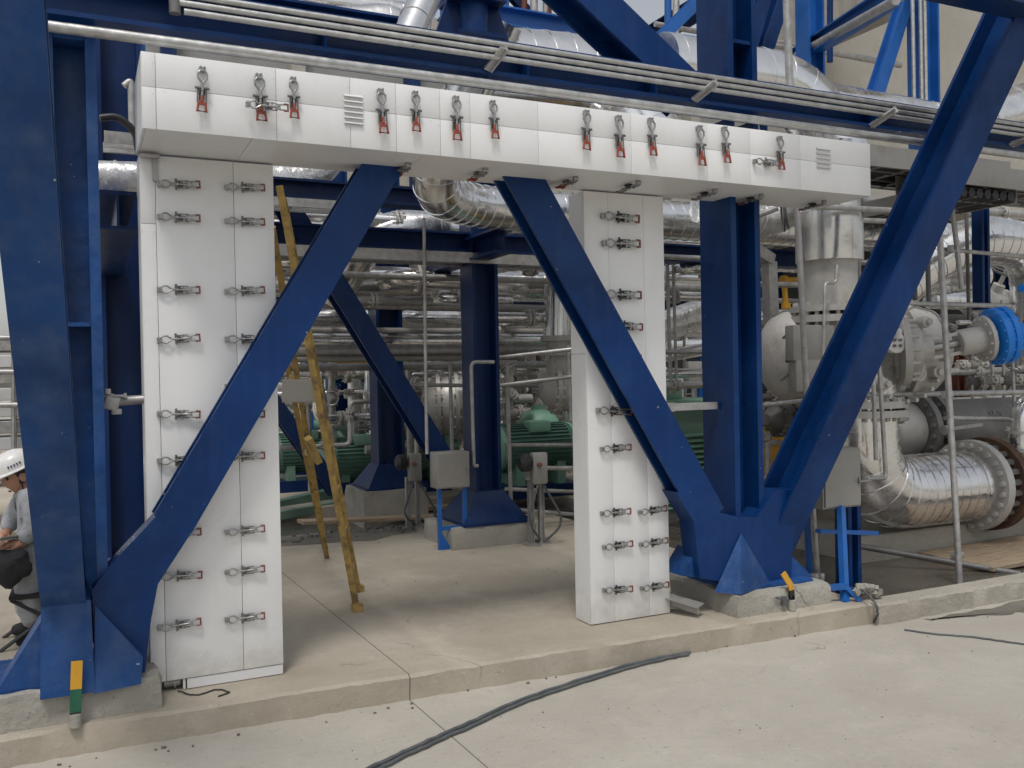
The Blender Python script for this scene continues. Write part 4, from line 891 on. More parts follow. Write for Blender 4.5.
for lab, p, q, r in (('long scaffold upright standing behind the right kerb', at(938, 205, 5.2), at(960, 586, 5.0), .025),
                  ('low scaffold tube sloping over the wet pit', at(858, 546, 5.9), at(1020, 574, 5.05), .026),
                  ('scaffold upright in front of the big control valve', at(797, 205, 5.5), at(807, 402, 5.5), .024),
                  ('short leaning scaffold tube behind the upper part of the long brace', at(952, 207, 6.0), at(962, 290, 6.0), .024),
                  ('level scaffold tube above the control valve', at(885, 303, 6.2), at(1010, 306, 6.2), .024),
                  ('level scaffold tube across the big elbow at right', at(940, 249, 6.0), at(1040, 258, 6.0), .02),
                  ('scaffold tube below the control valve', at(860, 395, 5.7), at(1040, 392, 5.7), .024),
                  ('lower paired tube right of the scaffold upright', at(945, 418, 6.0), at(1040, 420, 6.0), .022),
                  ('horizontal tube under the polished duct at left', at(742, 408, 6.3), at(810, 400, 5.6), .02),
                  ('galvanized upright at the top right of the upper column', at(786, -10, 6.3), at(790, 92, 6.3), .034),
                  ('scaffold tube just below the lintel right end', at(800, 206, 5.6), at(905, 211, 5.6), .024),
                  ('second scaffold tube below the lintel right end', at(855, 220, 6.0), at(905, 222, 6.0), .024),
                  ('level tube left of the polished duct, upper', at(745, 284, 7.2), at(800, 285, 7.2), .03),
                  ('level tube left of the polished duct, lower', at(745, 331, 7.2), at(800, 331, 7.2), .03),
                  ('galvanized pipe lying on the foundation block', at(875, 533, 6.6), at(1040, 508, 6.6), .06)):
    tubeobj('scaffold_tube', lab, 'scaffold tube', [p, q], r, 'grey_dk' if 'sloping over' in lab else 'galv')
tag(B().lathe(at(912, 531, 6.4), UPX, [(.10, -.06), (.10, .06)], 18).lathe(at(925, 531, 6.4), UPX, [(.06, -.3), (.06, .12)], 18).build('pipe_coupling', 'grey'), 'small grey pipe coupling on the foundation block', 'pipe fitting')
for px, py, Y, lab in ((951, 249, 5.95, 'upper scaffold coupler on the long upright'), (945, 395, 5.35, 'scaffold coupler at the valve underside on the long upright'), (955, 556, 5.1, 'scaffold coupler where the low tube meets the upright'), (947, 290, 5.6, 'scaffold coupler behind the long brace'), (815, 578, 5.15, 'scaffold coupler at the foot of the conduit')):
    c = at(px, py, Y); tag(B().box(c, (.07, .06, .07), Matrix.Rotation(.5, 3, 'Z'), .012).box(c+Vector((.04, -.03, .01)), (.03, .03, .05), None, .006).build('scaffold_coupler', 'galv', smooth=30), lab, 'coupler')
# galvanized duct post and yellow rail left of the polished duct
t = thing('square_duct', 'bright square galvanized duct with angled top beside the blue column', 'duct', at(770, 345, 7.0))
B().obox(at(769, 262, 7.0), at(772, 345, 7.0), .11, .11, UPY).build('leg', 'galv', t, smooth=0); B().obox(at(770, 260, 7.0), at(752, 248, 6.9), .11, .11, UPY).build('elbow', 'galv', t, smooth=0)
tag(B().tube(fillet([at(800, 280, 7.4), at(784, 280, 7.4), at(786, 308, 7.4)], .04), .03, 10).lathe(at(784, 280, 7.4), UPX, [(.05, -.03), (.05, .03)], 10).lathe(at(786, 306, 7.4), UPZ, [(.05, -.03), (.05, .03)], 10).build('yellow_rail', 'yellow'), 'little yellow pipe rail left of the polished duct', 'rail')
P('crinkled hose wrapped pipe under the lintel beside the polished duct', [at(700, 205, 6.6), at(770, 222, 6.6), at(800, 200, 6.4)], .16, 'foil', .3, .12)
tag(B().tube(ringpts(at(786, 214, 5.6), (1, -1, .2), .11, 28), .01, 8, closed=True).tube(ringpts(at(783, 215, 5.62), (1, -.8, .1), .13, 28), .008, 8, closed=True).build('wire_coil', 'rubber'), 'loose coil of pale wire hanging below the lintel right end', 'wire coil')
tag(B().tube([at(742, 222, 5.7), at(778, 208, 5.5)], .022, 12).build('scaffold_tube', 'galv'), 'short slanted tube under the lintel beside the wire coil', 'scaffold tube')
# green air cooler and yellow machine
p, q = at(668, 402, 8.4), at(716, 478, 8.4)
t = thing('air_cooler', 'pale green louvred machine in the slit behind the V node', 'machine', ((p.x+q.x)/2, 8.7, .02))
B().bx((p.x-.5, 8.46, .02), (q.x+.2, 9.2, p.z-.08), .01).build('casing', 'green', t, smooth=30)
B().bx((p.x-.6, 8.38, p.z-.08), (q.x+.3, 9.3, p.z+.02), .02).build('lid', 'green_lt', t, smooth=30)
b = B()
for k in range(14): z = q.z-.3+k*.062; b.box(((p.x+q.x)/2, 8.425, z), (q.x-p.x+.45, .05, .012), Matrix.Rotation(.6, 3, 'X'))
b.build('louvres', 'green_lt', t, smooth=0)
B().bx((p.x+.05, 8.6, p.z+.02), (p.x+.35, 8.9, p.z+.24), .02).build('control_box', 'green_lt', t, smooth=30)
p, q = at(768, 430, 7.4), at(800, 462, 7.4)
t = thing('yellow_machine', 'yellow machine side between blue column and long brace', 'machine', (p.x+.3, 7.6, .0))
B().bx((p.x-.3, 7.4, q.z-.4), (q.x+.1, 7.9, p.z), .02).build('housing', 'yellow', t, smooth=30); B().bx((p.x-.32, 7.39, p.z-.16), (q.x+.12, 7.399, p.z-.11)).build('strip', 'galv', t, smooth=0)
motor('green motor end just beside the blue column foot', at(752, 455, 8.4), (0, 1, 0), .22, .5, 'green_dk', 'green', False, False)
valve('small grey valve block in the shade below the polished duct', at(790, 418, 7.0), (1, 0, 0), .16, .5, 'grey_dk')
# planks on pallet at right
for k in range(4):
    plank(('nearest', 'second', 'third', 'rearmost')[k]+' weathered scaffold plank lying over the pit at right', at(983, 570, 5.25)+Vector((.02*(k%2), .2*k, .02)), at(983, 570, 5.25)+Vector((2.2, .2*k-.02, .06)), .185, .035)
# ================================================================== UPPER RIGHT AND FAR BACKGROUND
struct('concrete_beam', B().bx((11.9, 5.5, 7.45), (12.4, 12.89, 9.8)), 'wallconc', smooth=0)
struct('painted_shade_recess', B().bx((9.5, 17.5, .02), (34, 17.8, 5.4)).bx((12.05, 13.61, 5.0), (34, 17.49, 5.3)), 'shade_dk', smooth=0)  # added back wall and ceiling, coloured dark as the shaded space below the concrete
tag(B().bx((12.05, 12.9, 4.8), (34, 13.6, 9.7)).build('concrete_wall', 'wallconc', smooth=0), 'pale cast concrete wall behind the pipework at upper right', 'wall')
b = B()
for k in range(26): b.bx((11.86, 5.7+k*.28, 7.5), (11.899, 5.86+k*.28, 9.7))
b.build('deck_ribs', 'wallconc', smooth=0)['kind'] = 'structure'
def up(label, px, Y, py0, py1, w, d, mat='blue_bright'):
    p, q = at(px, py0, Y), at(px, py1, Y); return column(label, p.x, Y, w, d, q.z, p.z, .05, None, mat, False)
up('bright blue upright right of the upper column', 809, 9.8, -30, 200, .30, .26)
up('bright blue upright with conduits before the concrete wall', 922, 9.6, -40, 200, .34, .3)
img_brace('diagonal_brace', 'blue diagonal leaning on the upright before the concrete wall', (874, 112), (905, 15), 9.6, .18, .2, .3, .3, 'blue_bright')
img_brace('diagonal_brace', 'first slim blue diagonal right of the upper column', (748, 60), (768, -10), 9.0, .18, .2, .3, .3, 'blue')
img_brace('diagonal_brace', 'second slim blue diagonal right of the upper column', (764, 62), (788, -10), 9.3, .18, .2, .3, .3, 'blue')
img_brace('diagonal_brace', 'bright blue diagonal above the big duct elbow', (655, 45), (700, 0), 9.2, .14, .16, .8, .8, 'blue_bright')
for dx, lab in ((-.13, 'left'), (.03, 'middle'), (.12, 'third')):
    p = at(922, 105, 9.35); tubeobj('conduit', lab+' galvanized conduit running up the bright blue upright', 'conduit', [(p.x+dx, 9.38, p.z-.3), (p.x+dx, 9.38, p.z+2.8)], .028)
p, q = at(792, 60, 10.6), at(893, -4, 7.6)
member('tie_beam', 'bright blue beam with handrail coming forward at upper right', 'beam', p, q, UPZ, .2, .22, 'blue_bright')
tubeobj('handrail', 'galvanized pipe along the bright blue beam at upper right', 'pipe', [at(797, 55, 10.3), at(896, 0, 7.4)], .055)
tag(B().bx((at(480, 5, 14).x, 14, at(480, 30, 14).z), (at(520, 5, 14).x, 14.2, at(480, -20, 14).z)).build('sky_patch', 'plastic', smooth=0), 'white sheet standing in for bright sky at the top edge beside the blue cylinder', 'sheet')  # white sheet added in place of a gap of bright sky
t = thing('yellow_ladder', 'yellow caged ladder above the big duct elbow', 'ladder', at(582, 28, 10))
for px in (575, 587): B().tube([at(px, 34, 10), at(px, -25, 10)], .03, 8).build('rail', 'yellow', t)
for py in (26, 17, 8, -2, -12): B().tube([at(575, py, 10), at(587, py-1, 10)], .022, 8).build('rung', 'yellow', t)
t = thing('yellow_ladder', 'yellow ladder right of the upper column behind slim diagonals', 'ladder', at(757, 40, 11))
for px in (751, 764): B().tube([at(px, 45, 11), at(px, -25, 11)], .03, 8).build('rail', 'yellow', t)
for py in (36, 24, 12, 0, -12): B().tube([at(751, py, 11), at(764, py-1, 11)], .022, 8).build('rung', 'yellow', t)
for k, (px, py0, py1) in enumerate(((524, 25, -20), (545, 18, -20), (560, 30, 5))):
    tubeobj('thin_pipe', ('first', 'second', 'third')[k]+' thin upright pipe at the top edge above the duct', 'pipe', [at(px, py0, 10.5), at(px+1, py1, 10.5)], .035, ('redox', 'galv', 'galv')[k])
img_brace('diagonal_brace', 'small dark diagonal behind thin pipes at the top edge', (515, -5), (545, 28), 11, .12, .12, .3, .2, 'blue_deep')

# beams of an upper floor added for shade; the floor itself is not built
for i, (x, lab) in enumerate(((-1, 'leftmost'), (2.2, 'second'), (5.4, 'third'), (8.6, 'rightmost'))):
    member('added_overhead_beam', lab+' added dark beam high over the bay', 'beam', (x, 10.4, 7.16), (x, 12.8, 7.16), UPZ, .24, .28, 'blue_deep')

# far plant building
by = 27.
t = thing('process_building', 'pale grey plant building closing the view far behind the pipes', 'building', (16, by, .02))
B().bx((-1.6, by+.3, .02), (46, by+1, 13)).build('wall', 'wall', t, smooth=0)
for k in range(5): B().bx((-1.6, by-.1, 2.6+k*2.5), (46, by+.28, 3.0+k*2.5)).build('floor_band', 'wallconc', t, smooth=0)
for k in range(13): B().bx((-1.4+k*3.6, by-.2, .02), (-1.0+k*3.6, by+.29, 13)).build('pilaster', 'blue_deep' if k % 2 else 'wallconc', t, smooth=0)
for k in range(12):
    for j in range(3):
        if (k*7+j*3) % 4: B().bx((-.6+k*3.6, by+.2, .3+j*2.6), (1.9+k*3.6, by+.298, 2.2+j*2.6)).build('opening', 'shade_dk', t, smooth=0)  # flat panels with the shade inside the openings painted on
# middle distance: frames, vessels, racks of pipes
rr = random.Random(12)
far = [('grey_dk', 'dark'), ('galv', 'galvanized'), ('blue', 'blue'), ('clad', 'silver'), ('boxgrey', 'grey')]
cols = ['behind the ladder', 'beyond the farther column', 'between the two navy columns', 'behind the grey box', 'beyond the control station', 'behind the slit', 'left of the polished duct', 'behind the valve', 'far right behind the big elbow']
fx_ = [300, 350, 402, 440, 525, 690, 775, 880, 990]
for i, (px, where) in enumerate(zip(fx_, cols)):
    Y = 16+rr.uniform(-1, 4); a_, c_ = xr(px-45, 330+rr.uniform(-40, 10), px+45, Y)
    P('far silver pipe run '+where, [a_, c_], rr.uniform(.12, .25), 'clad' if i % 2 else 'foil', .3, .8)
    Y2 = 19+rr.uniform(-1, 3); p = at(px+rr.uniform(-20, 20), 440, Y2)
    t = thing('storage_tank', 'far upright tank '+where, 'tank', (p.x, Y2, .02)); r = rr.uniform(.5, .9); h = rr.uniform(2.0, 3.6)
    B().lathe((p.x, Y2, .02), UPZ, [(r, 0), (r, h), (r*.8, h+.2), (.2, h+.35)], 28).build('shell', ('boxgrey', 'clad', 'grey', 'green_lt', 'plastic')[i % 5], t)
    B().tube([(p.x+r+.1, Y2-.3, .02), (p.x+r+.1, Y2-.3, h+.6)], .05, 10).build('riser', 'galv', t)
    B().tube([(p.x-1.2, Y2-1, 1.1), (p.x+1.3, Y2-1, 1.1)], .025, 8).tube([(p.x-1.2, Y2-1, .6), (p.x+1.3, Y2-1, .6)], .025, 8).tube([(p.x-1.2, Y2-1, 0), (p.x-1.2, Y2-1, 1.1)], .025, 8).tube([(p.x+1.3, Y2-1, 0), (p.x+1.3, Y2-1, 1.1)], .025, 8).build('guard_rail', 'galv', t)
    Y3 = 15+rr.uniform(-1.5, 4); q = at(px+rr.uniform(-25, 25), 470, Y3)
    t = thing('pump_skid', 'far pump skid '+where, 'machine', (q.x, Y3, .02))
    B().bx((q.x-.7, Y3-.3, .02), (q.x+.7, Y3+.3, .35)).build('base_frame', ('blue_deep', 'grey_dk')[i % 2], t, smooth=0)
    B().lathe((q.x-.6, Y3, .7), UPX, [(.2, 0), (.3, .05), (.3, .6), (.12, .65), (.12, .85), (.34, .86), (.34, 1.0), (.2, 1.2)], 20).build('machine_body', ('green', 'green_dk', 'boxgrey', 'blue_bright')[i % 4], t)
    B().tube(fillet([(q.x+.4, Y3, .9), (q.x+.4, Y3, 2.0), (q.x+1.4, Y3, 2.1)], .3), .10, 14).build('discharge_pipe', 'clad', t)
    if i in (1, 3, 4, 6, 8): up('far blue upright '+where, px+rr.uniform(-15, 15), 17+rr.uniform(-1, 3), 250, 455, .25, .25, ('blue', 'blue_bright')[i % 2])
p, q = at(332, 392, 14.5), at(385, 362, 15.5); member('tie_beam', 'blue rail beam rising right behind the farther column', 'beam', p, q, UPZ, .14, .16, 'blue')
t = thing('scaffold_stack', 'orange lattice material seen behind the doorway at head height', 'material stack', at(358, 362, 12.3))
for k in range(9):
    B().tube([at(338+k*5, 366, 12.3), at(341+k*5, 328, 12.3)], .035, 8).build('upright', 'orange', t)
for py in (362, 350, 338, 330): B().tube([at(335, py, 12.2), at(384, py-2, 12.2)], .035, 8).build('rail', 'yellow', t)
for k, (px, mt) in enumerate(((512, 'redox'), (522, 'plastic'), (531, 'yellow'), (541, 'orange'))): 
    tag(B().bx((at(px-3, 300, 15).x, 15, at(px, 312, 15).z), (at(px+4, 300, 15).x, 15.3, at(px, 294, 15).z)).build('crate', mt, smooth=0), ('red', 'white', 'yellow', 'orange')[k]+' crate far behind on a pipe rack right of the middle column', 'crate')
p, q = xr(484, 313, 550, 14.9); plank('rack shelf carrying coloured crates far behind', p-Vector((0, 0, .03)), q-Vector((0, 0, .03)), .6, .06, 'galv')

# left edge: galvanized rack seen behind the worker
t = thing('duct_rack', 'stacked galvanized ducts and trays at the left edge behind the worker', 'duct rack', at(10, 430, 12))
for k in range(7):
    py = 345+k*17; p, q = at(-70, py, 11.5), at(40, py, 11.5)
    B().bx((p.x, 11.5, p.z-.07), (q.x, 12.1, p.z+.07), .01).build('duct_row', ('galv', 'white_edge', 'galv', 'plastic', 'white_edge', 'galv', 'white_edge')[k], t, smooth=0)
for px in (-15, 14): B().tube([at(px, 330, 11.4), at(px, 470, 11.4)], .03, 8).build('upright', 'galv', t)
for k, py in enumerate((338, 372, 405)): tubeobj('thin_pipe', ('upper', 'middle', 'lower')[k]+' thin pipe before the duct rack at the left edge', 'pipe', [at(-40, py, 11.2), at(45, py, 11.2)], .03)
P('silver pipe low behind the worker at the left edge', [at(-60, 478, 10.8), at(60, 474, 10.8)], .12, 'clad', .3, .6)
# narrow gap between the left column and the white post
P('crinkled canvas covered pipe end left of the white post', [at(95, 178, 6.4), at(200, 180, 6.4)], .11, 'foil', .3, .25)
up('bright blue upright seen through the gap left of the lintel', 128, 9.0, 40, 330, .28, .2)
pipe('hose_bundle', 'black drooping cable loop in the gap left of the lintel', 'cable', [at(100, 118, 6.0), at(118, 116, 6.0), at(136, 132, 6.0), at(138, 150, 6.0)], .022, 'black', .12, 0)
tubeobj('thin_pipe', 'bare hooked pipe in the gap left of the lintel', 'pipe', fillet([at(124, 86, 6.6), at(131, 80, 6.6), at(132, 128, 6.6)], .05), .022)

# ================================================================== THE WORKER
def skin(name, verts, edges, radii, mat, parent, sub=2, root=0):
    o0 = world_of(parent)
    me = bpy.data.meshes.new(name); me.from_pydata([tuple(Vector(v)-o0) for v in verts], edges, []); ob = bpy.data.objects.new(name, me); COL.objects.link(ob)
    md = ob.modifiers.new('s', 'SKIN'); md.use_smooth_shade = True
    for i, r in enumerate(radii):
        sv = me.skin_vertices[0].data[i]; sv.radius = (r, r) if not isinstance(r, tuple) else r; sv.use_root = i == root
    if sub: md2 = ob.modifiers.new('d', 'SUBSURF'); md2.levels = sub; md2.render_levels = sub
    dg = bpy.context.evaluated_depsgraph_get(); dg.update()
    m2 = bpy.data.meshes.new_from_object(ob.evaluated_get(dg)); bpy.data.objects.remove(ob)
    m2.materials.clear(); m2.materials.append(M[mat])
    for p_ in m2.polygons: p_.use_smooth = True
    ob = bpy.data.objects.new(name, m2); COL.objects.link(ob); ob.parent = parent; return ob
YP = 6.45
def J(px, py, dy=0): return at(px, py, YP+dy)
pel, wai, che, nek = J(46, 561), J(44, 536), J(36, 507), J(27, 489)
hd = J(20, 477)
shN, shF = J(34, 499, -.17), J(27, 497, .16)      # near and far shoulders
elN, elF = J(34, 526, -.22), J(10, 522, .2)
wrN, wrF = J(22, 543, -.20), J(7, 532, .12)
knN, knF = J(23, 560, -.12), J(20, 558, .14)
anN, anF = J(33, 622, -.10), J(28, 621, .16)
toN, toF = J(14, 634, -.14), J(10, 631, .16)
anN.z = .10; anF.z = .10; toN.z = .045; toF.z = .045
t = thing('person', 'seated worker in grey overalls and white helmet, looking down at left edge', 'person', (pel.x, YP, 0))
V = [pel, wai, che, nek, shN, elN, wrN, shF, elF, wrF, knN, anN, knF, anF]
E_ = [(0, 1), (1, 2), (2, 3), (2, 4), (4, 5), (5, 6), (2, 7), (7, 8), (8, 9), (0, 10), (10, 11), (0, 12), (12, 13)]
body = skin('body', V+[hd], E_+[(3, 14)], [.13, .12, .13, .05, .06, .04, .026, .06, .04, .026, .06, .04, .06, .04, .06], 'skin', t)
skin('overalls', V, E_, [(.165, .15), (.15, .14), (.165, .15), .062, .085, .062, .045, .085, .062, .045, .088, .062, .088, .062], 'cloth_grey', t)
# collar and pocket
B().tube(ringpts(nek+Vector((.0, 0, -.012)), (nek-che), .068, 16), .017, 8, closed=True).build('collar', 'cloth_grey', t)
B().box(J(28, 512, -.16), (.09, .012, .09), Matrix.Rotation(.2, 3, 'Y'), .004).build('chest_pocket', 'cloth_grey', t, smooth=0)
# head
fdir = Vector((-.86, -.32, -.40)).normalized(); upv = (Vector((-.35, -.1, 1))).normalized(); upv = (upv-fdir*upv.dot(fdir)).normalized(); sid = fdir.cross(upv)
b = B(); bmesh.ops.create_icosphere(b.bm, subdivisions=3, radius=1)
for v in b.bm.verts:
    x, y, z = v.co       # x forward, y side, z up
    w_ = .072*(1-.22*max(0, -z)); q = fdir*x*.092*(1.0 if z > -.3 else .95)+sid*y*w_+upv*z*.118
    if x > .5 and z < 0: q += fdir*(.012*max(0, 1-abs(z+.75)*3))      # chin
    if x > .75 and abs(y) < .28 and -.35 < z < .15: q += fdir*.022*(1-abs(y)*3)*(1-(z+.1)**2*6)   # nose
    if x > .6 and .12 < z < .3 and .2 < abs(y) < .6: q -= fdir*.007   # eye sockets
    v.co = hd+upv*.012+q
b.build('head', 'skin', t, smooth=80)
for s in (-1, 1):
    e_ = hd+upv*.03+fdir*.079+sid*s*.031; B().lathe(e_, fdir, [(.012, -.006), (.010, .003), (.004, .006)], 10).build('eye', 'black', t)
    B().obox(e_+upv*.018-sid*s*.016, e_+upv*.018+sid*s*.018, .006, .008, fdir).build('eyebrow', 'hair', t, smooth=0)
    B().lathe(hd+sid*s*.07+upv*.005-fdir*.005, sid*s, [(.030, 0), (.032, .008), (.02, .014)], 12).build('ear', 'skin', t)
B().obox(hd-upv*.052+fdir*.088-sid*.022, hd-upv*.052+fdir*.088+sid*.022, .008, .008, fdir).build('mouth', 'redox', t, smooth=0)
b = B().lathe(hd+upv*.0-fdir*.02, upv, [(.079, -.03), (.084, .02), (.084, .05)], 20); b.build('hair', 'hair', t)
ht = B(); hc = hd+upv*.058; n = 32; prof = [(.128, 0), (.128, .006), (.112, .012), (.110, .04), (.100, .075), (.075, .103), (.035, .12), (.001, .124)]
rings = []
for r, h_ in prof:
    rings.append([ht.bm.verts.new(hc+upv*h_+(fdir*math.cos(k*2*PI/n)*(1.12+(.22 if r > .12 and math.cos(k*2*PI/n) > .3 else 0))+sid*math.sin(k*2*PI/n)*.95)*r) for k in range(n)])
for A, C_ in zip(rings, rings[1:]):
    for k in range(n): ht.face([A[k], A[(k+1) % n], C_[(k+1) % n], C_[k]])
ht.face(rings[0][::-1]); hh = ht.build('helmet', 'helmet', t, smooth=50)
B().obox(hc+upv*.03+fdir*.118, hc+upv*.122+fdir*.01, .018, .014, fdir).obox(hc+upv*.122+fdir*.015, hc+upv*.06-fdir*.118, .018, .014, upv).build('ridge', 'helmet', hh)
for k in range(5):
    a_ = -1.1-.14*k; dd = fdir*math.cos(a_)*1.13+sid*math.sin(a_)*.96
    B().obox(hc+upv*.036+dd*.1125, hc+upv*.050+dd*.111, .008, .004, dd).build('small_mark', 'paint_text', hh, smooth=0)
strapp = [hd+sid*.072+upv*.06, hd+sid*.06+fdir*.03-upv*.06, hd+fdir*.05-upv*.105, hd-sid*.06+fdir*.03-upv*.06, hd-sid*.072+upv*.06]
B().tube(strapp, .004, 6).build('chin_strap', 'cloth_dark', t)
# hands
def hand(w, elbow, tgt, palmn, nm):
    d = (tgt-w).normalized(); s = d.cross(palmn).normalized(); pn = s.cross(d)
    vs = [w-(tgt-w).normalized()*.03, w+d*.035, w+d*.07]; es = [(0, 1), (1, 2)]; rs = [.026, .032, .034]
    for k, (o, L_) in enumerate(((-.030, .062), (-.010, .072), (.010, .068), (.028, .052))):
        i = len(vs); base = w+d*.078+s*o; vs += [base, base+d*L_*.5-pn*.008, base+d*L_*.8-pn*.035]; es += [(2, i), (i, i+1), (i+1, i+2)]; rs += [.0105, .0095, .008]
    i = len(vs); tb = w+d*.03-s*.036; vs += [tb, tb+d*.03-s*.015-pn*.01, tb+d*.055-s*.012-pn*.028]; es += [(1, i), (i, i+1), (i+1, i+2)]; rs += [.013, .011, .009]
    skin(nm, vs, es, rs, 'skin', t, 1, 1)
hand(wrN, elN, J(9, 545, -.2), Vector((0, -.3, 1)), 'hand'); hand(wrF, elF, J(-4, 541, .05), Vector((0, -.3, 1)), 'hand')
for q, a_ in ((toN, anN), (toF, anF)):
    skin('shoe', [a_+Vector((.02, 0, -.04)), a_+Vector((-.04, -.01, -.055)), q], [(0, 1), (1, 2)], [.05, .05, .038], 'cloth_dark', t, 1)
# stool, bag, notebook
t = thing('folding_stool', 'black folding stool under the seated worker', 'stool', (pel.x, YP, 0))
zs = pel.z-.16
B().bx((pel.x-.2, YP-.2, zs-.03), (pel.x+.2, YP+.2, zs), .01).build('seat', 'cloth_dark', t, smooth=30)
for s in (-1, 1):
    for k in (-1, 1): B().tube([(pel.x-k*.26, YP+s*.17, .0), (pel.x+k*.19, YP+s*.17, zs-.03)], .012, 8).build('leg', 'black', t)
tag(B().obox(J(16, 536, -.24), J(-4, 541, -.16), .24, .012, Vector((0, .1, 1)), .003).build('notebook', 'boxgrey', smooth=0), 'grey notebook held by the seated worker', 'notebook')
b = B(); bmesh.ops.create_icosphere(b.bm, subdivisions=3, radius=1); rr = random.Random(9); c = J(7, 566, -.26)
for v in b.bm.verts: v.co = c+Vector((v.co.x*.13, v.co.y*.09, v.co.z*.10*(1 if v.co.z > 0 else 1.25)))*(1+.16*math.sin(v.co.x*5+1)*math.sin(v.co.z*6)+.07*math.sin(v.co.y*13+v.co.x*9))
tag(b.build('black_bag', 'cloth_dark', smooth=60), 'black cloth bag hanging over the knees of the seated worker', 'bag')

rr = random.Random(31); spots = []
t0_ = None
def loop_proto(k, mt):
    h = (1.3, 1.7, 1.0, 2.1)[k]; w_ = (.5, .8, .35, .6)[k]; r = (.06, .08, .05, .045)[k]
    t = thing('pipe_loop', 'small bare pipe loop with flanges among the far machinery', 'pipe', (0, 40+k, .02), 'pipe loops among the far machinery')
    o = Vector((0, 40+k, .02))
    B().tube(fillet([o+Vector((-w_/2, 0, 0)), o+Vector((-w_/2, 0, h)), o+Vector((w_/2, 0, h)), o+Vector((w_/2, .1, 0))], .15), r, 14).build('tube', mt, t)
    for x in (-w_/2, w_/2): flange(flange(B(), o+Vector((x, .02, h*.45)), UPZ, r*2, .03, 8, .012), o+Vector((x, .02, h*.45+.04)), UPZ, r*2, .03, 8, .012).build('flange', 'grey_dk', t)
    B().lathe(o+Vector((0, 0, h+r)), UPZ, [(.03, 0), (.03, .12), (.12, .125), (.12, .14), (.02, .15)], 16).build('hand_wheel', ('redox', 'blue_bright', 'grey_dk', 'galv')[k], t)
    return t
protos = [loop_proto(k, m_) for k, m_ in enumerate(('grey', 'clad', 'galv', 'boxgrey'))]
used_p = set()
for i in range(34):
    px = rr.choice((rr.uniform(285, 400), rr.uniform(400, 470), rr.uniform(500, 580), rr.uniform(660, 800)))
    Y = rr.uniform(12.2, 20); g_ = at(px, 450, Y); k = i % 4; o = protos[k]
    if k in used_p:
        n_ = o.copy(); COL.objects.link(n_)
        for ch in list(o.children): c_ = ch.copy(); COL.objects.link(c_); c_.parent = n_
        o = n_
    used_p.add(k); o.location = (g_.x, Y, .02); o.rotation_euler = (0, 0, rr.uniform(0, 3)); sc_ = rr.uniform(.8, 1.3); o.scale = (sc_,)*3
for i in range(12):
    px = (310, 345, 392, 408, 440, 515, 548, 570, 676, 694, 780, 792)[i]; Y = rr.uniform(11.8, 15); g_ = at(px, 470, Y)
    t = thing('panel_box', 'small pale switch box on a post among the machinery, '+('left of the ladder rail', 'right of the ladder', 'beside the farther column', 'right of the farther column', 'left of the middle column', 'right of the middle column', 'behind the control station', 'beside the narrow post', 'in the slit, left', 'in the slit, right', 'left of the yellow machine', 'behind the yellow machine')[i], 'switch box', (g_.x, Y, .02))
    h = rr.uniform(.9, 1.5)
    B().tube([(g_.x, Y, .02), (g_.x, Y, h)], .03, 8).build('post', 'galv', t)
    B().bx((g_.x-.16, Y-.1, h), (g_.x+.16, Y+.1, h+rr.uniform(.3, .5)), .01).build('housing', ('plastic', 'boxgrey', 'grey', 'green_lt')[i % 4], t, smooth=30)
# ================================================================== DENSER PIPEWORK
RC = random.Random(77)
def seam_rings(b, path, r, step, n=22):
    for p, d in resample([Vector(q) for q in path], step): b.lathe(p-d*.008, d, [(r*.98, 0), (r+.005, .001), (r+.005, .015), (r*.98, .016)], n)
def run(label, group, pts, r, mat, bend=.3, seams=.5, fl_at=(), valve_at=None, hanger=False):
    path = fillet(pts, bend); t = thing('pipe_run', label, 'pipe', path[0], group)
    b = B().tube(path, r, 22 if r > .05 else 12)
    if seams: seam_rings(b, path, r, seams)
    b.build('tube', mat, t)
    tot = [(p, d) for p, d in resample(path, .05)]
    for f in fl_at:
        p, d = tot[int(f*(len(tot)-1))]
        flange(flange(B(), p-d*.022, d, r*1.65, .03, 8, max(.008, r*.14)), p+d*.022, d, r*1.65, .03, 8, max(.008, r*.14)).build('flange', 'grey', t)
    if valve_at is not None:
        p, d = tot[int(valve_at*(len(tot)-1))]; up_ = Vector((0, -.5, .85)) if abs(d.z) < .7 else Vector((-.3, -1, 0)); up_.normalize()
        B().lathe(p-d*r*2.2, d, [(r*1.5, 0), (r*1.5, r*.5), (r*1.2, r*.6), (r*1.5, r*2.2), (r*1.2, r*3.8), (r*1.5, r*3.9), (r*1.5, r*4.4)], 20).build('valve_body', RC.choice(('grey', 'boxgrey', 'grey_dk')), t)
        B().lathe(p, up_, [(r*.7, 0), (r*.7, r*2.2), (r*.25, r*2.3), (r*.25, r*4)], 14).build('bonnet', 'grey', t)
        a, u, v = ortho(up_, UPX); c = p+up_*r*3.9
        w = B().tube([c+(u*math.cos(k*PI/9)+v*math.sin(k*PI/9))*r*1.9 for k in range(18)], r*.16, 8, closed=True)
        for k in range(3): w.tube([c, c+(u*math.cos(k*2.094)+v*math.sin(k*2.094))*r*1.9], r*.12, 6)
        w.build('hand_wheel', RC.choice(('redox', 'grey_dk', 'blue_bright', 'galv')), t)
    return t
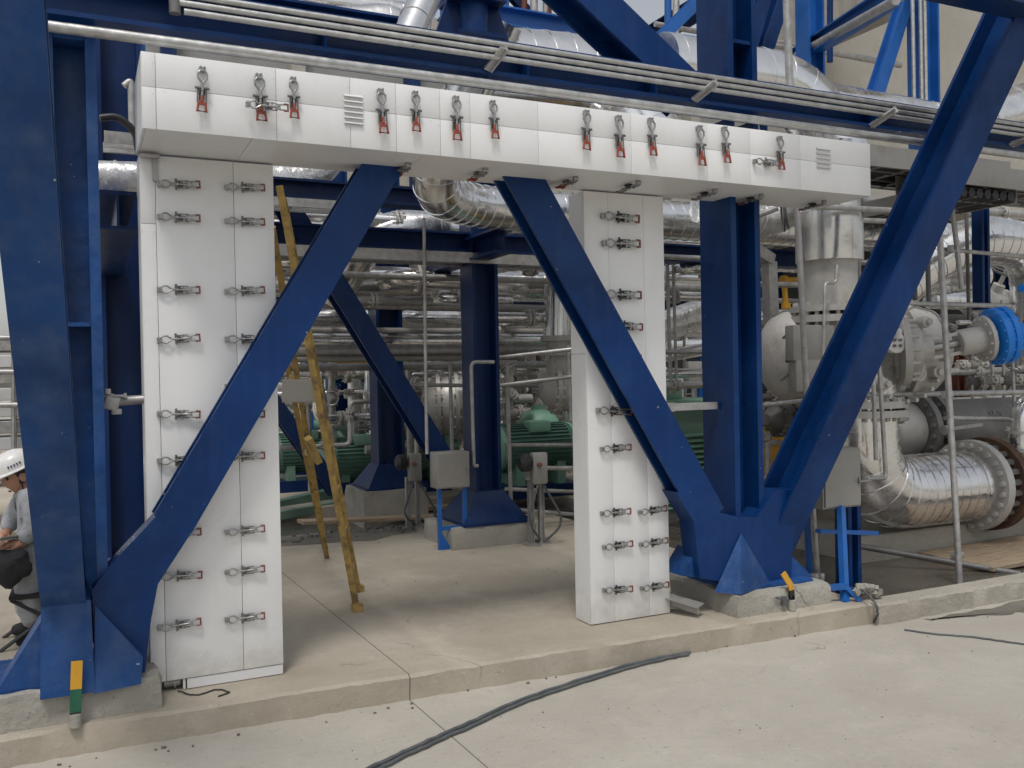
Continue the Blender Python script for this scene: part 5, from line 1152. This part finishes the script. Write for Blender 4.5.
# runs crossing the bay at several heights
G1 = 'pipe runs crossing the bay behind the navy columns'
for i, (py, Y, r, mt, x0, x1) in enumerate(((212, 8.9, .06, 'clad', 250, 600), (222, 10.4, .12, 'clad', 250, 720), (262, 10.9, .09, 'clad_shiny', 250, 720), (272, 8.7, .035, 'galv', 260, 560), (288, 11.8, .15, 'foil', 280, 720),
        (304, 9.3, .04, 'galv', 280, 560), (312, 12.8, .11, 'clad', 280, 720), (325, 13.4, .16, 'clad', 280, 720), (331, 10.2, .045, 'boxgrey', 300, 575), (368, 11.0, .05, 'galv', 280, 570), (374, 13.0, .09, 'clad', 280, 570), (398, 14.5, .11, 'foil', 290, 570), (346, 14.8, .2, 'clad', 290, 720))):
    a, c = xr(x0, py, x1, Y); f = sorted(RC.uniform(.15, .85) for _ in range(2))
    run('silver grey pipe run crossing the bay behind the navy columns', G1, [a, c], r, mt, .2, RC.uniform(.35, .7) if r > .05 else 0, f if r > .04 else (), RC.uniform(.3, .7) if i % 3 == 1 else None)
# pipes that come forward, turn and drop
G2 = 'pipes dropping to the machines behind the bay'
for i, (px, Y, r, mt, pt, pb) in enumerate(((300, 13, .07, 'clad', 330, 450), (331, 12.4, .05, 'galv', 345, 470), (352, 13.6, .09, 'foil', 330, 445), (366, 15, .06, 'green_lt', 380, 460), (408, 11.4, .05, 'galv', 320, 470), (428, 13.5, .10, 'clad', 318, 450), (441, 12.1, .035, 'galv', 330, 480), (505, 12, .06, 'clad', 322, 450), (520, 13.8, .09, 'grey', 335, 440), (552, 12.6, .05, 'galv', 320, 470), (566, 11.4, .07, 'clad', 360, 470), (536, 15.5, .12, 'clad', 330, 430))):
    p, q = at(px, pt, Y), at(px, pb, Y); s = RC.choice((-1, 1))
    run('upright pipe with flanges dropping to the machines behind the bay', G2, [p+Vector((s*RC.uniform(.6, 1.4), .1, 0)), p, (p.x, Y, q.z)], r, mt, r*2.2, .35 if r > .055 else 0, (.45, .75), .6 if i % 2 else None)
# slit right of the narrow post and the gap by the polished duct
G3 = 'small pipes in the slits beside the blue column'
for px, py, px1, Y, r, mt in ((650, 256, 720, 8.0, .03, 'galv'), (650, 296, 715, 8.6, .05, 'clad'), (652, 330, 715, 10.2, .09, 'foil'), (650, 352, 715, 8.3, .028, 'galv'), (650, 386, 715, 8.2, .04, 'grey'), (745, 236, 810, 7.6, .07, 'clad'), (745, 262, 800, 8.4, .10, 'foil'), (745, 300, 800, 8.0, .03, 'galv'), (745, 318, 800, 9.0, .12, 'clad'), (748, 410, 800, 7.4, .05, 'grey')):
    a, c = xr(px, py, px1, Y); run('small pipe run seen in the slits beside the blue column', G3, [a, c], r, mt, .2, .3 if r > .05 else 0, (.4,) if r > .035 else ())
for px, p0, p1, Y in ((660, 300, 470, 9), (684, 330, 460, 9.6), (752, 250, 420, 8), (779, 330, 430, 7.8), (792, 395, 450, 7.4)):
    run('thin upright tube in the slits beside the blue column', 'thin upright tubes in the slits beside the blue column', [at(px, p0, Y), at(px+2, p1, Y)], RC.uniform(.016, .03), 'galv', .1, 0)
# right-hand clutter
G4 = 'pipe runs among the right hand equipment'
for i, (px, py, px1, Y, r, mt) in enumerate(((860, 200, 1060, 8.0, .05, 'galv'), (850, 232, 930, 8.2, .06, 'clad'), (850, 262, 930, 7.9, .03, 'galv'), (930, 300, 1060, 8.6, .12, 'clad'), (930, 318, 1060, 8.0, .05, 'grey_dk'), (940, 372, 1060, 7.4, .045, 'galv'), (940, 384, 1060, 7.8, .08, 'grey_dk'), (945, 404, 1060, 7.2, .07, 'grey'), (940, 436, 1060, 7.0, .05, 'grey_dk'), (850, 398, 950, 6.9, .03, 'rust'), (940, 356, 1060, 9, .15, 'grey_dk'))):
    a, c = xr(px, py, px1, Y); run('pipe run among the right hand equipment', G4, [a, c], r, mt, .2, .3 if r > .055 else 0, (.3, .7), .45 if i % 3 == 0 else None)
G5 = 'thin upright tubes among the right hand equipment'
for px, p0, p1, Y in ((858, 200, 330, 7.0), (866, 330, 400, 5.7), (871, 200, 300, 7.4), (912, 200, 300, 7.0), (926, 210, 305, 6.4), (966, 200, 320, 6.7), (1002, 300, 440, 6.9), (992, 360, 470, 7.2), (1012, 350, 420, 6.5), (934, 395, 470, 6.9), (972, 385, 470, 7.1), (862, 470, 560, 6.6), (893, 395, 430, 6.3), (1005, 440, 520, 7.2)):
    run('thin upright tube among the right hand equipment', G5, [at(px, p0, Y), at(px+3, p1, Y)], RC.uniform(.014, .028), RC.choice(('galv', 'galv', 'grey_dk')), .1, 0)
for i, (px, py, Y) in enumerate(((1008, 380, 6.6), (965, 415, 7.0), (990, 425, 6.7), (885, 418, 6.5), (975, 365, 7.4))):
    p = at(px, py, Y); run('little valve with hand wheel among the right hand pipes', 'little valves with hand wheels at right', [p+Vector((-.3, 0, 0)), p+Vector((.3, 0, 0))], .04, 'grey', .1, 0, (.1, .9), .5)
# top edge clutter
G6 = 'pipes and rails above the main beam at the top edge'
for px, py, px1, Y, r, mt in ((180, 12, 330, 7.6, .05, 'galv'), (300, -2, 420, 8.6, .12, 'clad'), (500, 40, 600, 9.8, .12, 'clad'), (520, 18, 660, 10.6, .05, 'galv'), (640, 40, 760, 10.8, .14, 'clad'), (655, 24, 800, 11.2, .04, 'galv'), (740, 36, 900, 11.4, .05, 'galv'), (620, 58, 700, 9.6, .08, 'foil')):
    a, c = xr(px, py, px1, Y); run('pipe or rail above the main beam at the top edge', G6, [a, c], r, mt, .2, .4 if r > .06 else 0)
for px, p0, p1, Y, mt in ((505, 40, -15, 10, 'blue_bright'), (534, 34, -15, 10.4, 'galv'), (548, 36, -15, 10.8, 'redox'), (668, 50, -15, 10.4, 'blue_bright'), (676, 40, -10, 11, 'galv'), (742, 60, -10, 11.2, 'orange'), (772, 60, -10, 11.4, 'galv'), (830, 62, -5, 11.0, 'blue')):
    run('upright post above the main beam at the top edge', 'upright posts above the main beam', [at(px, p0, Y), at(px, p1, Y)], .05, mt, .1, 0)
# trestle frames in bright blue far behind the bay
for i, (px, Y) in enumerate(((338, 16), (388, 17), (505, 16.5), (556, 15.2), (682, 15))):
    p = at(px, 450, Y); t = thing('blue_trestle', 'bright blue trestle frame far behind the bay machinery', 'frame', (p.x, Y, .02), 'blue trestle frames behind the bay')
    for dx in (-.5, .5): B().hbeam((p.x+dx, Y, .02), (p.x+dx, Y, 2.1), UPX, .12, .12, .012, .012).build('leg', 'blue_bright', t, smooth=0)
    B().hbeam((p.x-.8, Y, 2.17), (p.x+.8, Y, 2.17), UPZ, .12, .13, .012, .012).build('cross_bar', 'blue_bright', t, smooth=0)
    B().obox((p.x-.48, Y, .25), (p.x+.48, Y, 1.9), .05, .05, UPY).build('cross_brace', 'blue_bright', t, smooth=0)

# denser middle ground of the bay
G7 = 'elbowed pipes with valves in the middle of the bay'
for i in range(26):
    px = RC.choice((RC.uniform(288, 372), RC.uniform(402, 462), RC.uniform(500, 576))); Y = RC.uniform(10.8, 15.5); pt = RC.uniform(345, 405); pb = pt+RC.uniform(30, 80)
    p, q = at(px, pt, Y), at(px, pb, Y); r = RC.choice((.03, .045, .06, .085)); s_ = RC.choice((-1, 1)); d1 = Vector((s_*RC.uniform(.4, 1.3), RC.uniform(-.1, .6), 0)); d2 = Vector((-s_*RC.uniform(.2, 1.1), 0, 0))
    run('elbowed pipe with flanges in the middle of the bay', G7, [p+d1, p, q, q+d2], r, RC.choice(('clad', 'clad', 'galv', 'grey', 'plastic')), r*2.4, .25 if r > .04 else 0, (.3, .55, .8), RC.choice((None, .45, .62)))
G8 = 'pipes running back under the roof of the bay'
for i, (px, py, Y0, r, mt) in enumerate(((318, 262, 8.6, .07, 'clad'), (352, 300, 9.2, .05, 'galv'), (398, 278, 9.0, .10, 'clad'), (440, 300, 9.4, .06, 'clad'), (512, 262, 8.8, .09, 'foil'), (536, 284, 9.3, .05, 'galv'), (548, 318, 9.0, .06, 'clad'), (330, 236, 8.6, .05, 'galv'), (690, 268, 8.2, .07, 'clad'))):
    p = at(px, py, Y0); run('pipe turning and running back under the roof of the bay', G8, [p+Vector((RC.choice((-.9, .9)), .05, 0)), p, p+Vector((0, 5, .1))], r, mt, r*2.5, .3 if r > .055 else 0, (.12,))
G9 = 'short branch pipes among the right hand equipment'
for i in range(22):
    px = RC.choice((RC.uniform(862, 940), RC.uniform(940, 1030), RC.uniform(748, 800))); py = RC.uniform(300, 440) if px > 850 else RC.uniform(395, 440); Y = RC.uniform(6.9, 8.6); p = at(px, py, Y); r = RC.choice((.02, .03, .045)); s_ = RC.choice((-1, 1))
    run('short branch pipe with flange among the right hand equipment', G9, [p+Vector((s_*RC.uniform(.2, .7), 0, 0)), p, p+Vector((0, 0, -RC.uniform(.25, .8)))], r, RC.choice(('clad', 'galv', 'grey', 'grey_dk')), r*2.5, 0, (.4, .8), RC.choice((None, None, .6)))
EXPOSURE = 0.14
# ================================================================== LIGHT, SKY
wd = bpy.data.worlds.new('World'); SC.world = wd; wd.use_nodes = True
nt = wd.node_tree; bg = nt.nodes['Background']
sky = nt.nodes.new('ShaderNodeTexSky'); sky.sky_type = 'NISHITA'; sky.sun_disc = False
EL, AZ = R(64), R(212)      # azimuth clockwise from +Y
sky.sun_elevation = EL; sky.sun_rotation = AZ; sky.dust_density = 2.5; sky.air_density = 1.2; sky.ozone_density = .6
hs = nt.nodes.new('ShaderNodeHueSaturation'); hs.inputs['Saturation'].default_value = .3
nt.links.new(sky.outputs[0], hs.inputs['Color']); nt.links.new(hs.outputs[0], bg.inputs['Color']); bg.inputs['Strength'].default_value = .115
sl = bpy.data.lights.new('sun', 'SUN'); sl.energy = 1.4; sl.angle = R(12); sl.color = (1, .965, .91)
so = bpy.data.objects.new('sun', sl); COL.objects.link(so)
sd = Vector((math.sin(AZ)*math.cos(EL), math.cos(AZ)*math.cos(EL), math.sin(EL)))
so.rotation_euler = sd.to_track_quat('Z', 'Y').to_euler(); so.location = (0, -10, 20)
vs = SC.view_settings; vs.view_transform = 'Standard'; vs.look = 'None'; vs.exposure = EXPOSURE; vs.gamma = 1; vs.use_curve_mapping = False
SC.cycles.max_bounces = 8; SC.cycles.diffuse_bounces = 5; SC.cycles.glossy_bounces = 5; SC.cycles.use_denoising = True
SC.cycles.use_adaptive_sampling = True; SC.cycles.adaptive_threshold = .02; SC.cycles.sample_clamp_indirect = 6
